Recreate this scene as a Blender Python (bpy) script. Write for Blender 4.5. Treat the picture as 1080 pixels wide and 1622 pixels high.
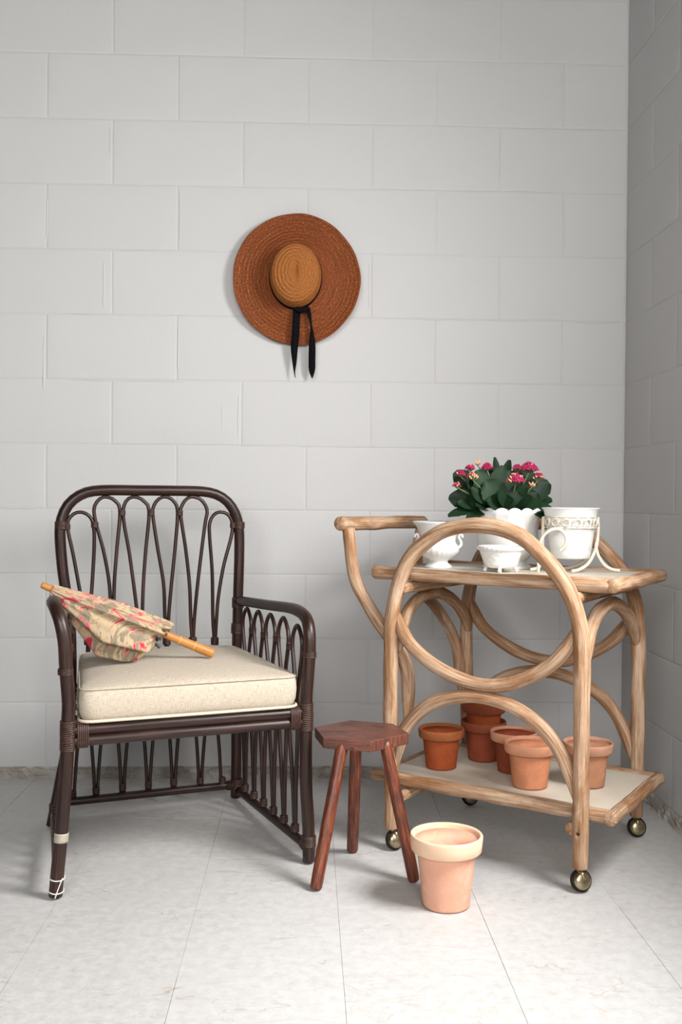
import bpy, bmesh, math, random
from mathutils import Vector, Matrix, noise

for o in list(bpy.data.objects):
    bpy.data.objects.remove(o)
S = bpy.context.scene
C = S.collection
PI = math.pi
random.seed(11)

# ------------------------------------------------------------------ camera
CAM = Vector((-1.0102, -3.1490, 0.8786))
YAW, PITCH, ROLL = 0.0340, 0.01246, 0.00771
F = 1622 * 35 / 36.0
fw = Vector((math.sin(YAW) * math.cos(PITCH), math.cos(YAW) * math.cos(PITCH), -math.sin(PITCH)))
rt = Vector((math.cos(YAW), -math.sin(YAW), 0))
up = rt.cross(fw)
rt, up = rt * math.cos(ROLL) + up * math.sin(ROLL), -rt * math.sin(ROLL) + up * math.cos(ROLL)
cd = bpy.data.cameras.new('camera')
cam = bpy.data.objects.new('camera', cd)
C.objects.link(cam)
cd.sensor_fit = 'VERTICAL'
cd.sensor_height = 36
cd.lens = 35
cd.clip_start = 0.05
cam.matrix_world = Matrix(((rt.x, up.x, -fw.x, CAM.x), (rt.y, up.y, -fw.y, CAM.y), (rt.z, up.z, -fw.z, CAM.z), (0, 0, 0, 1)))
S.camera = cam

# ------------------------------------------------------------------ light
S.view_settings.view_transform = 'Standard'
S.view_settings.look = 'None'
S.view_settings.gamma = 1
S.view_settings.use_curve_mapping = False
S.view_settings.exposure = 0.0
W = bpy.data.worlds.new('world')
S.world = W
W.use_nodes = True
W.node_tree.nodes['Background'].inputs[0].default_value = (1.0, 0.985, 0.975, 1)
W.node_tree.nodes['Background'].inputs[1].default_value = 0.03


def daylight(name, pos, aim, w, h, watts):
    """daylight entering through a large window: a soft rectangular source in the plane of the glass"""
    d = bpy.data.lights.new(name, 'AREA')
    d.shape = 'RECTANGLE'
    d.size, d.size_y, d.energy, d.color = w, h, watts, (1.0, 0.992, 0.98)
    o = bpy.data.objects.new(name, d)
    C.objects.link(o)
    o.location = pos
    o.rotation_euler = (Vector(aim) - Vector(pos)).to_track_quat('-Z', 'Y').to_euler()


daylight('window_right_offscreen', (0.28, -1.75, 1.62), (-0.75, -1.55, 0.40), 0.7, 0.75, 84)
daylight('window_front_offscreen', (-1.40, -4.60, 1.90), (-1.40, 0.00, 1.90), 2.6, 1.4, 130)      # behind the camera, at the front end of the room
WIN_Y0, WIN_Y1, WIN_Z0, WIN_Z1 = -1.25, -2.25, 0.85, 2.05      # opening of the side window in the right wall


# ------------------------------------------------------------------ pixel helpers (1080 x 1622 frame)
def ray(x, y):
    return rt * ((x - 540) / F) - up * ((y - 811) / F) + fw


def on_plane(x, y, p, n):
    d = ray(x, y)
    return CAM + d * ((Vector(p) - CAM).dot(n) / d.dot(n))


def at_z(x, y, z=0.0):
    return on_plane(x, y, (0, 0, z), Vector((0, 0, 1)))


def at_y(x, y, Y=0.0):
    return on_plane(x, y, (0, Y, 0), Vector((0, 1, 0)))


# ------------------------------------------------------------------ materials
MATS = {}


class NT:
    def __init__(s, name):
        s.m = bpy.data.materials.new(name)
        s.m.use_nodes = True
        s.t = s.m.node_tree
        s.b = s.t.nodes['Principled BSDF']
        MATS[name] = s.m

    def n(s, typ, ins=None, **kw):
        nd = s.t.nodes.new(typ)
        for k, v in kw.items():
            setattr(nd, k, v)
        for k, v in (ins or {}).items():
            s.set(nd.inputs[k], v)
        return nd

    def set(s, sock, v):
        if isinstance(v, bpy.types.NodeSocket):
            s.t.links.new(v, sock)
        elif isinstance(v, tuple) and len(v) == 3 and sock.type == 'RGBA':
            sock.default_value = (*v, 1)
        else:
            sock.default_value = v

    def p(s, **kw):
        for k, v in kw.items():
            s.set(s.b.inputs[k.replace('_', ' ')], v)

    def coord(s, kind='UV', scale=(1, 1, 1)):
        tc = s.n('ShaderNodeTexCoord')
        mp = s.n('ShaderNodeMapping', {'Vector': tc.outputs[kind], 'Scale': scale})
        return mp.outputs[0]

    def noise(s, vec, scale, detail=4, rough=.6, dist=0.0):
        return s.n('ShaderNodeTexNoise', {'Vector': vec, 'Scale': scale, 'Detail': detail, 'Roughness': rough, 'Distortion': dist}).outputs[0]

    def ramp(s, fac, stops, interp='LINEAR'):
        r = s.n('ShaderNodeValToRGB', {'Fac': fac})
        cr = r.color_ramp
        cr.interpolation = interp
        while len(cr.elements) < len(stops):
            cr.elements.new(.5)
        for e, (pos, col) in zip(cr.elements, stops):
            e.position = pos
            e.color = (*col, 1) if len(col) == 3 else col
        return r.outputs[0]

    def mix(s, fac, a, b, mode='MIX'):
        m = s.n('ShaderNodeMix', data_type='RGBA', blend_type=mode)
        s.set(m.inputs[0], fac)
        s.set(m.inputs[6], a)
        s.set(m.inputs[7], b)
        return m.outputs[2]

    def math(s, op, a, b=0.0):
        m = s.n('ShaderNodeMath', operation=op)
        s.set(m.inputs[0], a)
        s.set(m.inputs[1], b)
        return m.outputs[0]

    def spec(s, v):
        s.b.inputs['Specular IOR Level'].default_value = v

    def rnd(s):
        return s.n('ShaderNodeObjectInfo').outputs['Random']

    def bump(s, h, strength=.3, dist=.002, normal=None):
        ins = {'Height': h, 'Strength': strength, 'Distance': dist}
        if normal is not None:
            ins['Normal'] = normal
        o = s.n('ShaderNodeBump', ins).outputs[0]
        s.set(s.b.inputs['Normal'], o)
        return o


def BW(v):
    return (v, v, v)


def wood_cart():
    t = NT('weathered_wood')
    t.spec(0.22)
    v = t.coord('UV', (1, 1, 1))
    fine = t.noise(t.coord('UV', (210, 7, 1)), 1.0, 6, .7)
    mid = t.noise(t.coord('UV', (50, 5, 1)), 1.0, 4, .6, .4)
    col = t.ramp(fine, [(.30, (.13, .056, .024)), (.44, (.30, .165, .086)), (.58, (.48, .32, .205)), (.76, (.68, .54, .42))])
    worn = t.ramp(mid, [(.42, BW(0)), (.62, BW(1))])
    col = t.mix(t.math('MULTIPLY', worn, .45), col, (.64, .49, .365))
    obj = t.coord('Object', (1, 1, 1))
    patch = t.ramp(t.noise(t.coord('UV', (26, 5.5, 1)), 1.0, 5, .65, .5), [(.43, BW(0)), (.62, BW(1))])
    col = t.mix(t.math('MULTIPLY', patch, .85), col, t.mix(fine, (.10, .036, .012), (.40, .19, .075)))
    crack = t.ramp(t.noise(t.coord('UV', (420, 5, 1)), 1.0, 2, .5), [(.27, BW(1)), (.33, BW(0))])
    col = t.mix(t.math('MULTIPLY', crack, .7), col, (.07, .028, .012))
    t.p(Base_Color=col, Roughness=.62)
    t.bump(t.math('SUBTRACT', t.math('ADD', fine, t.math('MULTIPLY', mid, .8)), crack), .5, .0016)
    return t.m


def rattan():
    t = NT('dark_rattan')
    t.spec(0.42)
    fine = t.noise(t.coord('UV', (190, 6, 1)), 1.0, 5, .75)
    col = t.ramp(fine, [(.32, (.007, .003, .0025)), (.5, (.020, .008, .006)), (.64, (.055, .020, .012)), (.76, (.19, .082, .048))])
    big = t.noise(t.coord('Object', (1, 1, 1)), 9, 3, .5)
    col = t.mix(t.ramp(big, [(.4, BW(0)), (.7, BW(.5))]), col, (.026, .010, .007))
    t.p(Base_Color=col, Roughness=t.ramp(fine, [(.3, BW(.28)), (.8, BW(.5))]))
    t.bump(fine, .3, .0008)
    return t.m


def rattan_wrap():
    t = NT('rattan_wrap')
    fine = t.noise(t.coord('UV', (40, 260, 1)), 1.0, 3, .6)
    t.p(Base_Color=t.ramp(fine, [(.3, (.016, .008, .006)), (.75, (.085, .036, .024))]), Roughness=.42)
    t.bump(fine, .4, .001)
    return t.m


def stool_wood(name, lo_, mid_, hi_):
    t = NT(name)
    fine = t.noise(t.coord('UV', (260, 14, 1)), 1.0, 6, .65, .2)
    col = t.ramp(fine, [(.33, lo_), (.5, mid_), (.68, hi_)])
    blot = t.noise(t.coord('Object', (1, 1, .55)), 17, 4, .6, .5)
    col = t.mix(t.ramp(blot, [(.5, BW(0)), (.66, BW(.8))]), col, (.030, .011, .009))
    t.p(Base_Color=col, Roughness=.42)
    t.bump(fine, .35, .001)
    return t.m


def terracotta(name, base, pale, amount, dark=None):
    t = NT(name)
    t.spec(.12)
    o = t.coord('Object', (1, 1, 1))
    n1 = t.noise(o, 22, 5, .6, .3)
    n2 = t.noise(o, 9, 4, .6, .8)
    n3 = t.noise(o, 160, 3, .7)
    dk = dark or tuple(c * .68 for c in base)
    col = t.mix(t.ramp(n1, [(.35, BW(0)), (.68, BW(.8))]), base, dk)
    col = t.mix(t.math('MULTIPLY', t.ramp(n2, [(.62 - amount * .35, BW(0)), (.86 - amount * .3, BW(1))]), .75), col, pale)
    col = t.mix(t.ramp(n3, [(.62, BW(0)), (.75, BW(.35))]), col, pale)
    t.p(Base_Color=col, Roughness=.86)
    t.bump(t.math('ADD', n3, n1), .25, .001)
    return t.m


def ceramic(name, col, bumpy=False, rough=.22):
    t = NT(name)
    n = t.noise(t.coord('Object'), 30, 3)
    c = t.mix(t.ramp(n, [(.4, BW(0)), (.7, BW(.5))]), col, tuple(x * .93 for x in col))
    t.p(Base_Color=c, Roughness=rough)
    return t.m


def paint_wall():
    t = NT('painted_block')
    o = t.coord('Object', (1, 1, 1))
    n1 = t.noise(o, 3.2, 4, .6)
    n2 = t.noise(o, 130, 5, .75)
    n3 = t.noise(o, 28, 5, .7)
    r = t.rnd()
    col = t.mix(n1, (.545, .539, .533), (.505, .499, .492))
    col = t.mix(t.math('MULTIPLY', r, .35), col, (.507, .501, .494))
    dirt = t.ramp(t.noise(o, 42, 6, .8, .6), [(.68, BW(0)), (.78, BW(.5))])
    col = t.mix(dirt, col, (.43, .39, .345))
    t.p(Base_Color=col, Roughness=.7)
    t.bump(t.math('ADD', n2, t.math('MULTIPLY', n3, 1.5)), .22, .0022)
    return t.m


def mortar():
    t = NT('painted_mortar')
    o = t.coord('Object')
    n = t.noise(o, 60, 5, .7)
    t.p(Base_Color=t.mix(n, (.54, .534, .526), (.495, .485, .47)), Roughness=.8)
    t.bump(n, .4, .002)
    return t.m


def floor_mat():
    t = NT('worn_vinyl_tile')
    tc = t.n('ShaderNodeTexCoord')
    geo = t.n('ShaderNodeNewGeometry')
    pos = geo.outputs['Position']

    def P(sx, sy, rot=0.0):
        return t.n('ShaderNodeMapping', {'Vector': pos, 'Scale': (sx, sy, 1), 'Rotation': (0, 0, rot)}).outputs[0]
    n1 = t.noise(P(1, 1), 3.0, 5, .6)
    n2 = t.noise(P(1, 1), 45, 6, .7)
    col = t.mix(n1, (.60, .595, .587), (.48, .472, .462))
    col = t.mix(t.ramp(n2, [(.35, BW(.55)), (.60, BW(0))]), col, (.40, .375, .35))
    r = t.rnd()
    col = t.mix(t.math('MULTIPLY', r, .25), col, (.56, .553, .545))
    fac = None
    # thin brown scuffs: iso-lines of stretched noise, broken up by another noise
    for i, (sx, sy, rot, sc, w) in enumerate([(1, 3.2, .5, 3.1, .006), (1, 4, -.35, 3.7, .005), (1.2, 3, 1.1, 4.2, .006), (1, 1.6, 2.2, 6.0, .009), (1, 5, .1, 2.6, .005)]):
        nz = t.noise(P(sx, sy, rot), sc, 3, .55, .3)
        d = t.math('ABSOLUTE', t.math('SUBTRACT', nz, .5))
        ln = t.ramp(d, [(0, BW(1)), (w, BW(0))])
        gate = t.ramp(t.noise(P(1, 1, i * .7), 4.5 + i, 3, .6), [(.56, BW(0)), (.66, BW(1))])
        f = t.math('MULTIPLY', ln, gate)
        fac = f if fac is None else t.math('MAXIMUM', fac, f)
    spot = t.ramp(t.noise(P(1, 1.6, .3), 26, 4, .7, .5), [(.66, BW(0)), (.74, BW(.7))])
    fac = t.math('MAXIMUM', t.math('MULTIPLY', fac, .5), t.math('MULTIPLY', spot, .42))
    col = t.mix(fac, col, (.30, .19, .115))
    t.p(Base_Color=col, Roughness=t.ramp(n2, [(.3, BW(.38)), (.7, BW(.6))]))
    t.bump(t.math('ADD', n2, t.math('MULTIPLY', n1, 2)), .12, .0015)
    return t.m


def simple(name, col, rough=.5, metal=0.0, nscale=None, col2=None, bump=0.0, spec=.4):
    t = NT(name)
    t.spec(spec)
    if nscale:
        n = t.noise(t.coord('Object'), nscale, 4, .6)
        t.p(Base_Color=t.mix(t.ramp(n, [(.35, BW(0)), (.7, BW(1))]), col, col2), Roughness=rough, Metallic=metal)
        if bump:
            t.bump(n, bump, .001)
    else:
        t.p(Base_Color=(*col, 1), Roughness=rough, Metallic=metal)
    return t.m


def linen():
    t = NT('linen')
    t.spec(0.1)
    a = t.noise(t.coord('UV', (900, 60, 1)), 1, 3, .6)
    b = t.noise(t.coord('UV', (60, 900, 1)), 1, 3, .6)
    w = t.math('ADD', a, b)
    big = t.noise(t.coord('Object'), 12, 3)
    col = t.ramp(t.math('MULTIPLY', w, .5), [(.38, (.36, .295, .22)), (.5, (.49, .42, .335)), (.62, (.60, .535, .455))])
    col = t.mix(t.math('MULTIPLY', big, .3), col, (.46, .375, .265))
    t.p(Base_Color=col, Roughness=.95)
    t.b.inputs['Sheen Weight'].default_value = .08
    t.bump(w, .5, .0012)
    return t.m


def straw():
    t = NT('straw')
    t.spec(0.15)
    # uv.x = angle in turns, uv.y = distance along the profile
    f = t.noise(t.coord('UV', (260, 170, 1)), 1, 4, .6)
    ring = t.noise(t.coord('UV', (7, 190, 1)), 1, 3, .6)
    col = t.ramp(f, [(.30, (.07, .017, .006)), (.47, (.185, .046, .012)), (.62, (.31, .092, .022)), (.80, (.54, .24, .085))])
    col = t.mix(t.ramp(ring, [(.35, BW(.65)), (.6, BW(0))]), col, (.12, .028, .009))
    t.p(Base_Color=col, Roughness=.6)
    t.bump(f, .6, .002)
    return t.m


def straw_crown():
    t = NT('straw_crown')
    t.spec(0.15)
    f = t.noise(t.coord('UV', (200, 170, 1)), 1, 4, .6)
    col = t.ramp(f, [(.30, (.12, .034, .009)), (.48, (.29, .098, .023)), (.62, (.40, .15, .038)), (.82, (.62, .33, .13))])
    t.p(Base_Color=col, Roughness=.6)
    t.bump(f, .6, .002)
    return t.m


def floral():
    t = NT('floral_cotton')
    t.spec(0.1)
    u = t.coord('UV', (1, 1, 1))
    base = t.mix(t.noise(u, 40, 3), (.43, .315, .19), (.52, .40, .26))
    g = t.ramp(t.noise(t.coord('UV', (16, 24, 1)), 1, 3, .5, 1.2), [(.5, BW(0)), (.55, BW(1))])
    base = t.mix(t.math('MULTIPLY', g, .75), base, (.19, .165, .12))
    ln = t.noise(t.coord('UV', (22, 34, 1)), 1, 2, .5, 1.6)
    ll = t.ramp(t.math('ABSOLUTE', t.math('SUBTRACT', ln, .5)), [(.008, BW(1)), (.022, BW(0))])
    base = t.mix(t.math('MULTIPLY', ll, .6), base, (.12, .10, .09))
    mp = t.n('ShaderNodeMapping', {'Vector': u, 'Location': (3.3, 1.9, 0)}).outputs[0]
    r1 = t.noise(mp, 22, 2, .5, 1.0)
    base = t.mix(t.ramp(r1, [(.55, BW(0)), (.60, BW(.9))]), base, (.58, .20, .17))
    base = t.mix(t.ramp(r1, [(.62, BW(0)), (.66, BW(.95))]), base, (.46, .035, .065))
    t.p(Base_Color=base, Roughness=.85)
    t.bump(t.noise(u, 700, 2), .2, .0006)
    return t.m


def leaf_mat():
    t = NT('succulent_leaf')
    t.spec(.2)
    n = t.noise(t.coord('UV', (2, 2, 1)), 4, 3)
    r = t.rnd()
    col = t.mix(r, (.004, .015, .006), (.010, .030, .011))
    col = t.mix(t.math('MULTIPLY', n, .4), col, (.016, .040, .015))
    t.p(Base_Color=col, Roughness=.5)
    return t.m


def lattice_glass():
    t = NT('milk_glass_lattice')
    vor = t.n('ShaderNodeTexWave', {'Vector': t.coord('UV', (1, 1, 1)), 'Scale': 20.0})
    t.p(Base_Color=(.80, .795, .785, 1), Roughness=.25)
    return t.m


M_WOOD = wood_cart()
M_RAT = rattan()
M_WRAP = rattan_wrap()
M_SEAT = stool_wood('stool_seat_wood', (.055, .018, .012), (.125, .040, .026), (.21, .080, .052))
M_LEG = stool_wood('stool_leg_wood', (.035, .008, .006), (.125, .026, .010), (.31, .082, .022))
M_BLOCK = paint_wall()
M_MORTAR = mortar()
M_FLOOR = floor_mat()
M_FSUB = simple('floor_joint', (.26, .25, .24), .9)
M_LINEN = linen()
M_PIPING = simple('linen_piping', (.62, .55, .43), .9, nscale=300, col2=(.52, .44, .33))
M_STRAW = straw()
M_STRAWC = straw_crown()
M_RIBBON = simple('black_ribbon', (.004, .004, .005), .9, nscale=200, col2=(.008, .008, .009), bump=.3, spec=.04)
M_FLORAL = floral()
M_BAMBOO = simple('honey_bamboo', (.42, .165, .032), .38, nscale=30, col2=(.50, .235, .062))
M_NODE = simple('bamboo_node', (.68, .42, .18), .5)
M_TIP = simple('dark_rib_tip', (.03, .022, .02), .4, nscale=80, col2=(.10, .085, .07))
M_WHITE = ceramic('milk_glass', (.73, .727, .72))
M_PLANTER = ceramic('matte_ivory_glaze', (.66, .645, .62), rough=.4)
M_WIRE = simple('cream_enamelled_iron', (.72, .66, .55), .5, nscale=60, col2=(.60, .52, .40), bump=.3)
M_BOARD = simple('cream_laminate', (.63, .575, .48), .45, nscale=9, col2=(.56, .50, .41))
M_BRASS = simple('aged_brass', (.50, .43, .29), .3, 1.0, nscale=40, col2=(.28, .22, .13))
M_STEEL = simple('dull_steel', (.42, .40, .37), .35, 1.0)
M_DARK = simple('dark_rubber', (.01, .006, .004), .9)
M_LEAF = leaf_mat()
M_STEM = simple('green_stem', (.10, .17, .06), .5, nscale=40, col2=(.16, .22, .09))
M_PETAL = simple('magenta_petal', (.32, .006, .055), .55, nscale=120, col2=(.48, .03, .12))
M_BUD = simple('cream_bud', (.60, .30, .17), .6, nscale=150, col2=(.72, .52, .26))
M_SOIL = simple('potting_soil', (.03, .02, .014), .95, nscale=90, col2=(.06, .04, .03), bump=.6)
M_CRUST = simple('crumbled_mortar', (.26, .23, .195), .95, nscale=15, col2=(.46, .435, .40), bump=.6)
M_TAPE = simple('grey_tape', (.42, .38, .31), .6, nscale=60, col2=(.34, .29, .22))
M_STRING = simple('white_string', (.75, .72, .66), .8)
M_FRAME = simple('white_window_frame', (.75, .74, .72), .5)


# ------------------------------------------------------------------ mesh helpers
class G:
    """a bag of geometry: verts (world), faces, per-corner uvs"""

    def __init__(s):
        s.v, s.f, s.uv = [], [], []

    def add(s, v, f, uv=None):
        o = len(s.v)
        s.v += [Vector(p) for p in v]
        for i, fc in enumerate(f):
            s.f.append([o + k for k in fc])
            s.uv.append(uv[i] if uv else [(v[k][0], v[k][1]) for k in fc])
        return s


def make(name, g, mat, parent=None, smooth=True, loc=None, props=None):
    base = parent['_o'] if parent is not None else (loc if loc is not None else (0, 0, 0))
    b = Vector(base)
    me = bpy.data.meshes.new(name)
    me.from_pydata([tuple(p - b) for p in g.v], [], g.f)
    uvl = me.uv_layers.new(name='UVMap')
    k = 0
    for fi, fc in enumerate(g.f):
        for c in range(len(fc)):
            uvl.data[k].uv = g.uv[fi][c]
            k += 1
    if smooth:
        me.polygons.foreach_set('use_smooth', [True] * len(me.polygons))
    me.materials.append(mat)
    me.update()
    o = bpy.data.objects.new(name, me)
    C.objects.link(o)
    if parent is not None:
        o.parent = parent
    else:
        o.location = b
    o['_o'] = tuple(b)
    for kk, vv in (props or {}).items():
        o[kk] = vv
    return o


def thing(name, label, cat, loc, group=None):
    o = bpy.data.objects.new(name, None)
    o.empty_display_size = .05
    C.objects.link(o)
    o.location = loc
    o['_o'] = tuple(loc)
    o['label'] = label
    o['category'] = cat
    if group:
        o['group'] = group
    return o


def catmull(pts, n, closed=False):
    """resample control points (tuples of equal length) to n points spaced evenly along the curve"""
    P = [tuple(p) for p in pts]
    m = len(P)
    if m == 2 and not closed:
        return [tuple(a + (b - a) * i / (n - 1) for a, b in zip(P[0], P[1])) for i in range(n)]
    dense = []
    segs = m if closed else m - 1
    for i in range(segs):
        p1, p2 = P[i], P[(i + 1) % m]
        if closed:
            p0, p3 = P[i - 1], P[(i + 2) % m]
        else:
            p0 = P[i - 1] if i > 0 else tuple(2 * a - b for a, b in zip(p1, p2))
            p3 = P[i + 2] if i + 2 < m else tuple(2 * a - b for a, b in zip(p2, p1))
        for k in range(10):
            t = k / 10
            dense.append(tuple(.5 * (2 * b + (c - a) * t + (2 * a - 5 * b + 4 * c - d) * t * t + (3 * b - a - 3 * c + d) * t ** 3) for a, b, c, d in zip(p0, p1, p2, p3)))
    dense.append(P[0] if closed else P[-1])
    L = [0]
    for a, b in zip(dense, dense[1:]):
        L.append(L[-1] + math.sqrt(sum((x - y) ** 2 for x, y in zip(a[:3], b[:3]))))
    out, j = [], 0
    cnt = n if closed else n - 1
    for i in range(n):
        s = L[-1] * i / cnt
        while j < len(L) - 2 and L[j + 1] < s:
            j += 1
        t = (s - L[j]) / max(1e-9, L[j + 1] - L[j])
        out.append(tuple(a + (b - a) * t for a, b in zip(dense[j], dense[j + 1])))
    return out


def tube(pts, r, n=24, seg=12, closed=False, wob=0.0, cap=.45, g=None, u0=None):
    """round pole along pts; r a number or one radius for each point; rounded ends; uv = (around, along) in metres"""
    g = g or G()
    rs = r if isinstance(r, (list, tuple)) else [r] * len(pts)
    R4 = catmull([(*p, q) for p, q in zip(pts, rs)], n, closed)
    c = [Vector(p[:3]) for p in R4]
    rr = [p[3] for p in R4]
    tan = []
    for i in range(n):
        if closed:
            d = c[(i + 1) % n] - c[i - 1]
        else:
            d = c[min(i + 1, n - 1)] - c[max(i - 1, 0)]
        tan.append(d.normalized())
    a = Vector((0, 0, 1)) if abs(tan[0].z) < .9 else Vector((1, 0, 0))
    nrm = (a - tan[0] * a.dot(tan[0])).normalized()
    V, Fc, UV = [], [], []
    seedv = Vector((random.random() * 50, random.random() * 50, random.random() * 50))
    rows = []
    s = random.random() * 3 if u0 is None else u0
    ends = []
    for i in range(n):
        if i:
            nrm = (nrm - tan[i] * nrm.dot(tan[i])).normalized()
            s += (c[i] - c[i - 1]).length
        rows.append((c[i], tan[i], nrm.copy(), rr[i], s))
    if not closed and cap > 0:
        c0, t0, n0, r0, s0 = rows[0]
        c1, t1, n1, r1, s1 = rows[-1]
        pre = [(c0 - t0 * r0 * cap * math.sin(q), t0, n0, r0 * math.cos(q) + 1e-5, s0 - r0 * math.sin(q)) for q in (PI / 2 * .97, PI / 3.2, PI / 7)]
        post = [(c1 + t1 * r1 * cap * math.sin(q), t1, n1, r1 * math.cos(q) + 1e-5, s1 + r1 * math.sin(q)) for q in (PI / 7, PI / 3.2, PI / 2 * .97)]
        rows = pre + rows + post
    ru = max(rr)
    uoff = random.random()
    for (cc, tt, nn, q, ss) in rows:
        bn = tt.cross(nn)
        for k in range(seg):
            th = 2 * PI * k / seg
            d = nn * math.cos(th) + bn * math.sin(th)
            qq = q
            if wob:
                qq = q * (1 + wob * noise.noise((cc + d * q) * 14 + seedv))
            V.append(cc + d * qq)
    m = len(rows)
    lim = m if closed else m - 1
    per = 2 * PI * ru
    for i in range(lim):
        i2 = (i + 1) % m
        sa, sb = rows[i][4], rows[i2][4]
        if i2 == 0:
            sb = sa + (c[0] - c[-1]).length
        for k in range(seg):
            k2 = (k + 1) % seg
            Fc.append([i * seg + k, i * seg + k2, i2 * seg + k2, i2 * seg + k])
            ua, ub = uoff + per * k / seg, uoff + per * (k + 1) / seg
            UV.append([(ua, sa), (ub, sa), (ub, sb), (ua, sb)])
    if not closed:
        Fc.append(list(range(seg))[::-1])
        UV.append([(uoff + .01 * math.cos(2 * PI * k / seg), s * .1 + .01 * math.sin(2 * PI * k / seg)) for k in range(seg)][::-1])
        Fc.append([(m - 1) * seg + k for k in range(seg)])
        UV.append([(uoff + .01 * math.cos(2 * PI * k / seg), s + .01 * math.sin(2 * PI * k / seg)) for k in range(seg)])
    return g.add(V, Fc, UV)


def wrap(center, axis, r, length, turns, wire=.0022, g=None):
    """a binding: strands wound round a pole"""
    g = g or G()
    ax = Vector(axis).normalized()
    a = Vector((0, 0, 1)) if abs(ax.z) < .9 else Vector((1, 0, 0))
    u = (a - ax * a.dot(ax)).normalized()
    w = ax.cross(u)
    for i in range(turns):
        cc = Vector(center) + ax * length * ((i + .5) / turns - .5)
        tube([cc + (u * math.cos(t) + w * math.sin(t)) * r + ax * wire * .25 * math.sin(t * 2 + i) for t in [2 * PI * k / 10 for k in range(10)]], wire * random.uniform(.9, 1.1), 16, 6, closed=True, g=g)
    return g


def lathe(prof, n=40, center=(0, 0, 0), fn=None, g=None, closed_bottom=False, closed_top=False):
    """profile [(r, z)] turned round a vertical axis; fn(r, z, th, i) -> (r, z)"""
    g = g or G()
    cx, cy, cz = center
    V, Fc, UV = [], [], []
    s = [0]
    for a, b in zip(prof, prof[1:]):
        s.append(s[-1] + math.hypot(b[0] - a[0], b[1] - a[1]))
    for i, (r, z) in enumerate(prof):
        for k in range(n):
            th = 2 * PI * k / n
            r2, z2 = fn(r, z, th, i) if fn else (r, z)
            V.append((cx + r2 * math.cos(th), cy + r2 * math.sin(th), cz + z2))
    for i in range(len(prof) - 1):
        for k in range(n):
            k2 = (k + 1) % n
            Fc.append([i * n + k, i * n + k2, (i + 1) * n + k2, (i + 1) * n + k])
            UV.append([(k / n, s[i]), ((k + 1) / n, s[i]), ((k + 1) / n, s[i + 1]), (k / n, s[i + 1])])
    if closed_bottom:
        Fc.append(list(range(n))[::-1])
        UV.append([(0, 0)] * n)
    if closed_top:
        Fc.append([(len(prof) - 1) * n + k for k in range(n)])
        UV.append([(0, 0)] * n)
    return g.add(V, Fc, UV)


def box(x0, x1, y0, y1, z0, z1, g=None):
    g = g or G()
    V = [(x, y, z) for z in (z0, z1) for y in (y0, y1) for x in (x0, x1)]
    Fc = [[0, 2, 3, 1], [4, 5, 7, 6], [0, 1, 5, 4], [2, 6, 7, 3], [0, 4, 6, 2], [1, 3, 7, 5]]
    return g.add(V, Fc)


def obox(c, ax, ay, az, hx, hy, hz, bev=0.0, g=None):
    """oriented box with chamfered edges"""
    g = g or G()
    bm = bmesh.new()
    bmesh.ops.create_cube(bm, size=2)
    for v in bm.verts:
        v.co = Vector((v.co.x * hx, v.co.y * hy, v.co.z * hz))
    if bev:
        bmesh.ops.bevel(bm, geom=bm.edges[:], offset=bev, segments=2, profile=.6, affect='EDGES')
    bm.verts.index_update()
    V = [Vector(c) + ax * v.co.x + ay * v.co.y + az * v.co.z for v in bm.verts]
    Fc = [[v.index for v in f.verts] for f in bm.faces]
    UV = []
    for f in bm.faces:
        if abs(f.normal.z) > .5:
            UV.append([(v.co.y, v.co.x) for v in f.verts])
        elif abs(f.normal.y) > .5:
            UV.append([(v.co.z + .31, v.co.x) for v in f.verts])
        else:
            UV.append([(v.co.z + .57, v.co.y) for v in f.verts])
    bm.free()
    return g.add(V, Fc, UV)


X3, Y3, Z3 = Vector((1, 0, 0)), Vector((0, 1, 0)), Vector((0, 0, 1))


def struct(o):
    o['kind'] = 'structure'
    return o


# ------------------------------------------------------------------ the room: floor of 12 inch tiles
TILE = .3048
TX, TY = -.0232, -.1048
floor = struct(make('floor', box(-4.2, .25, -4.6, .12, -.06, -.0035), M_FSUB, smooth=False))
tile_meshes = []
for k in range(3):
    g = obox((0, 0, 0), X3, Y3, Z3, TILE / 2 - .0002 - .0001 * k, TILE / 2 - .0002, .002, .0003)
    me_o = make('tile', g, M_FLOOR, smooth=False)
    tile_meshes.append(me_o.data)
    bpy.data.objects.remove(me_o)
first = True
for i in range(-1, 11):
    for j in range(-1, 13):
        x0, x1 = TX - TILE * (i + 1), TX - TILE * i
        y0, y1 = TY - TILE * (j + 1), TY - TILE * j
        cx1, cy1 = min(x1, 0.03), min(y1, .03)
        if x0 >= .02 or y0 >= .02:
            continue
        if cx1 < x1 or cy1 < y1:
            o = make('tile', obox(((x0 + cx1) / 2, (y0 + cy1) / 2, -.002), X3, Y3, Z3, (cx1 - x0) / 2 - .0004, (cy1 - y0) / 2 - .0004, .002, .0005), M_FLOOR, smooth=False)
        else:
            o = bpy.data.objects.new('tile', tile_meshes[random.randrange(3)])
            C.objects.link(o)
            o.location = ((x0 + x1) / 2 + random.uniform(-.0002, .0002), (y0 + y1) / 2, -.002 - random.random() * .0003)
        o.parent = floor

# ------------------------------------------------------------------ walls of painted concrete block
BL, BH, Z0 = .4064, .2032, .030
NC = 13
GAP = .0024


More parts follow.
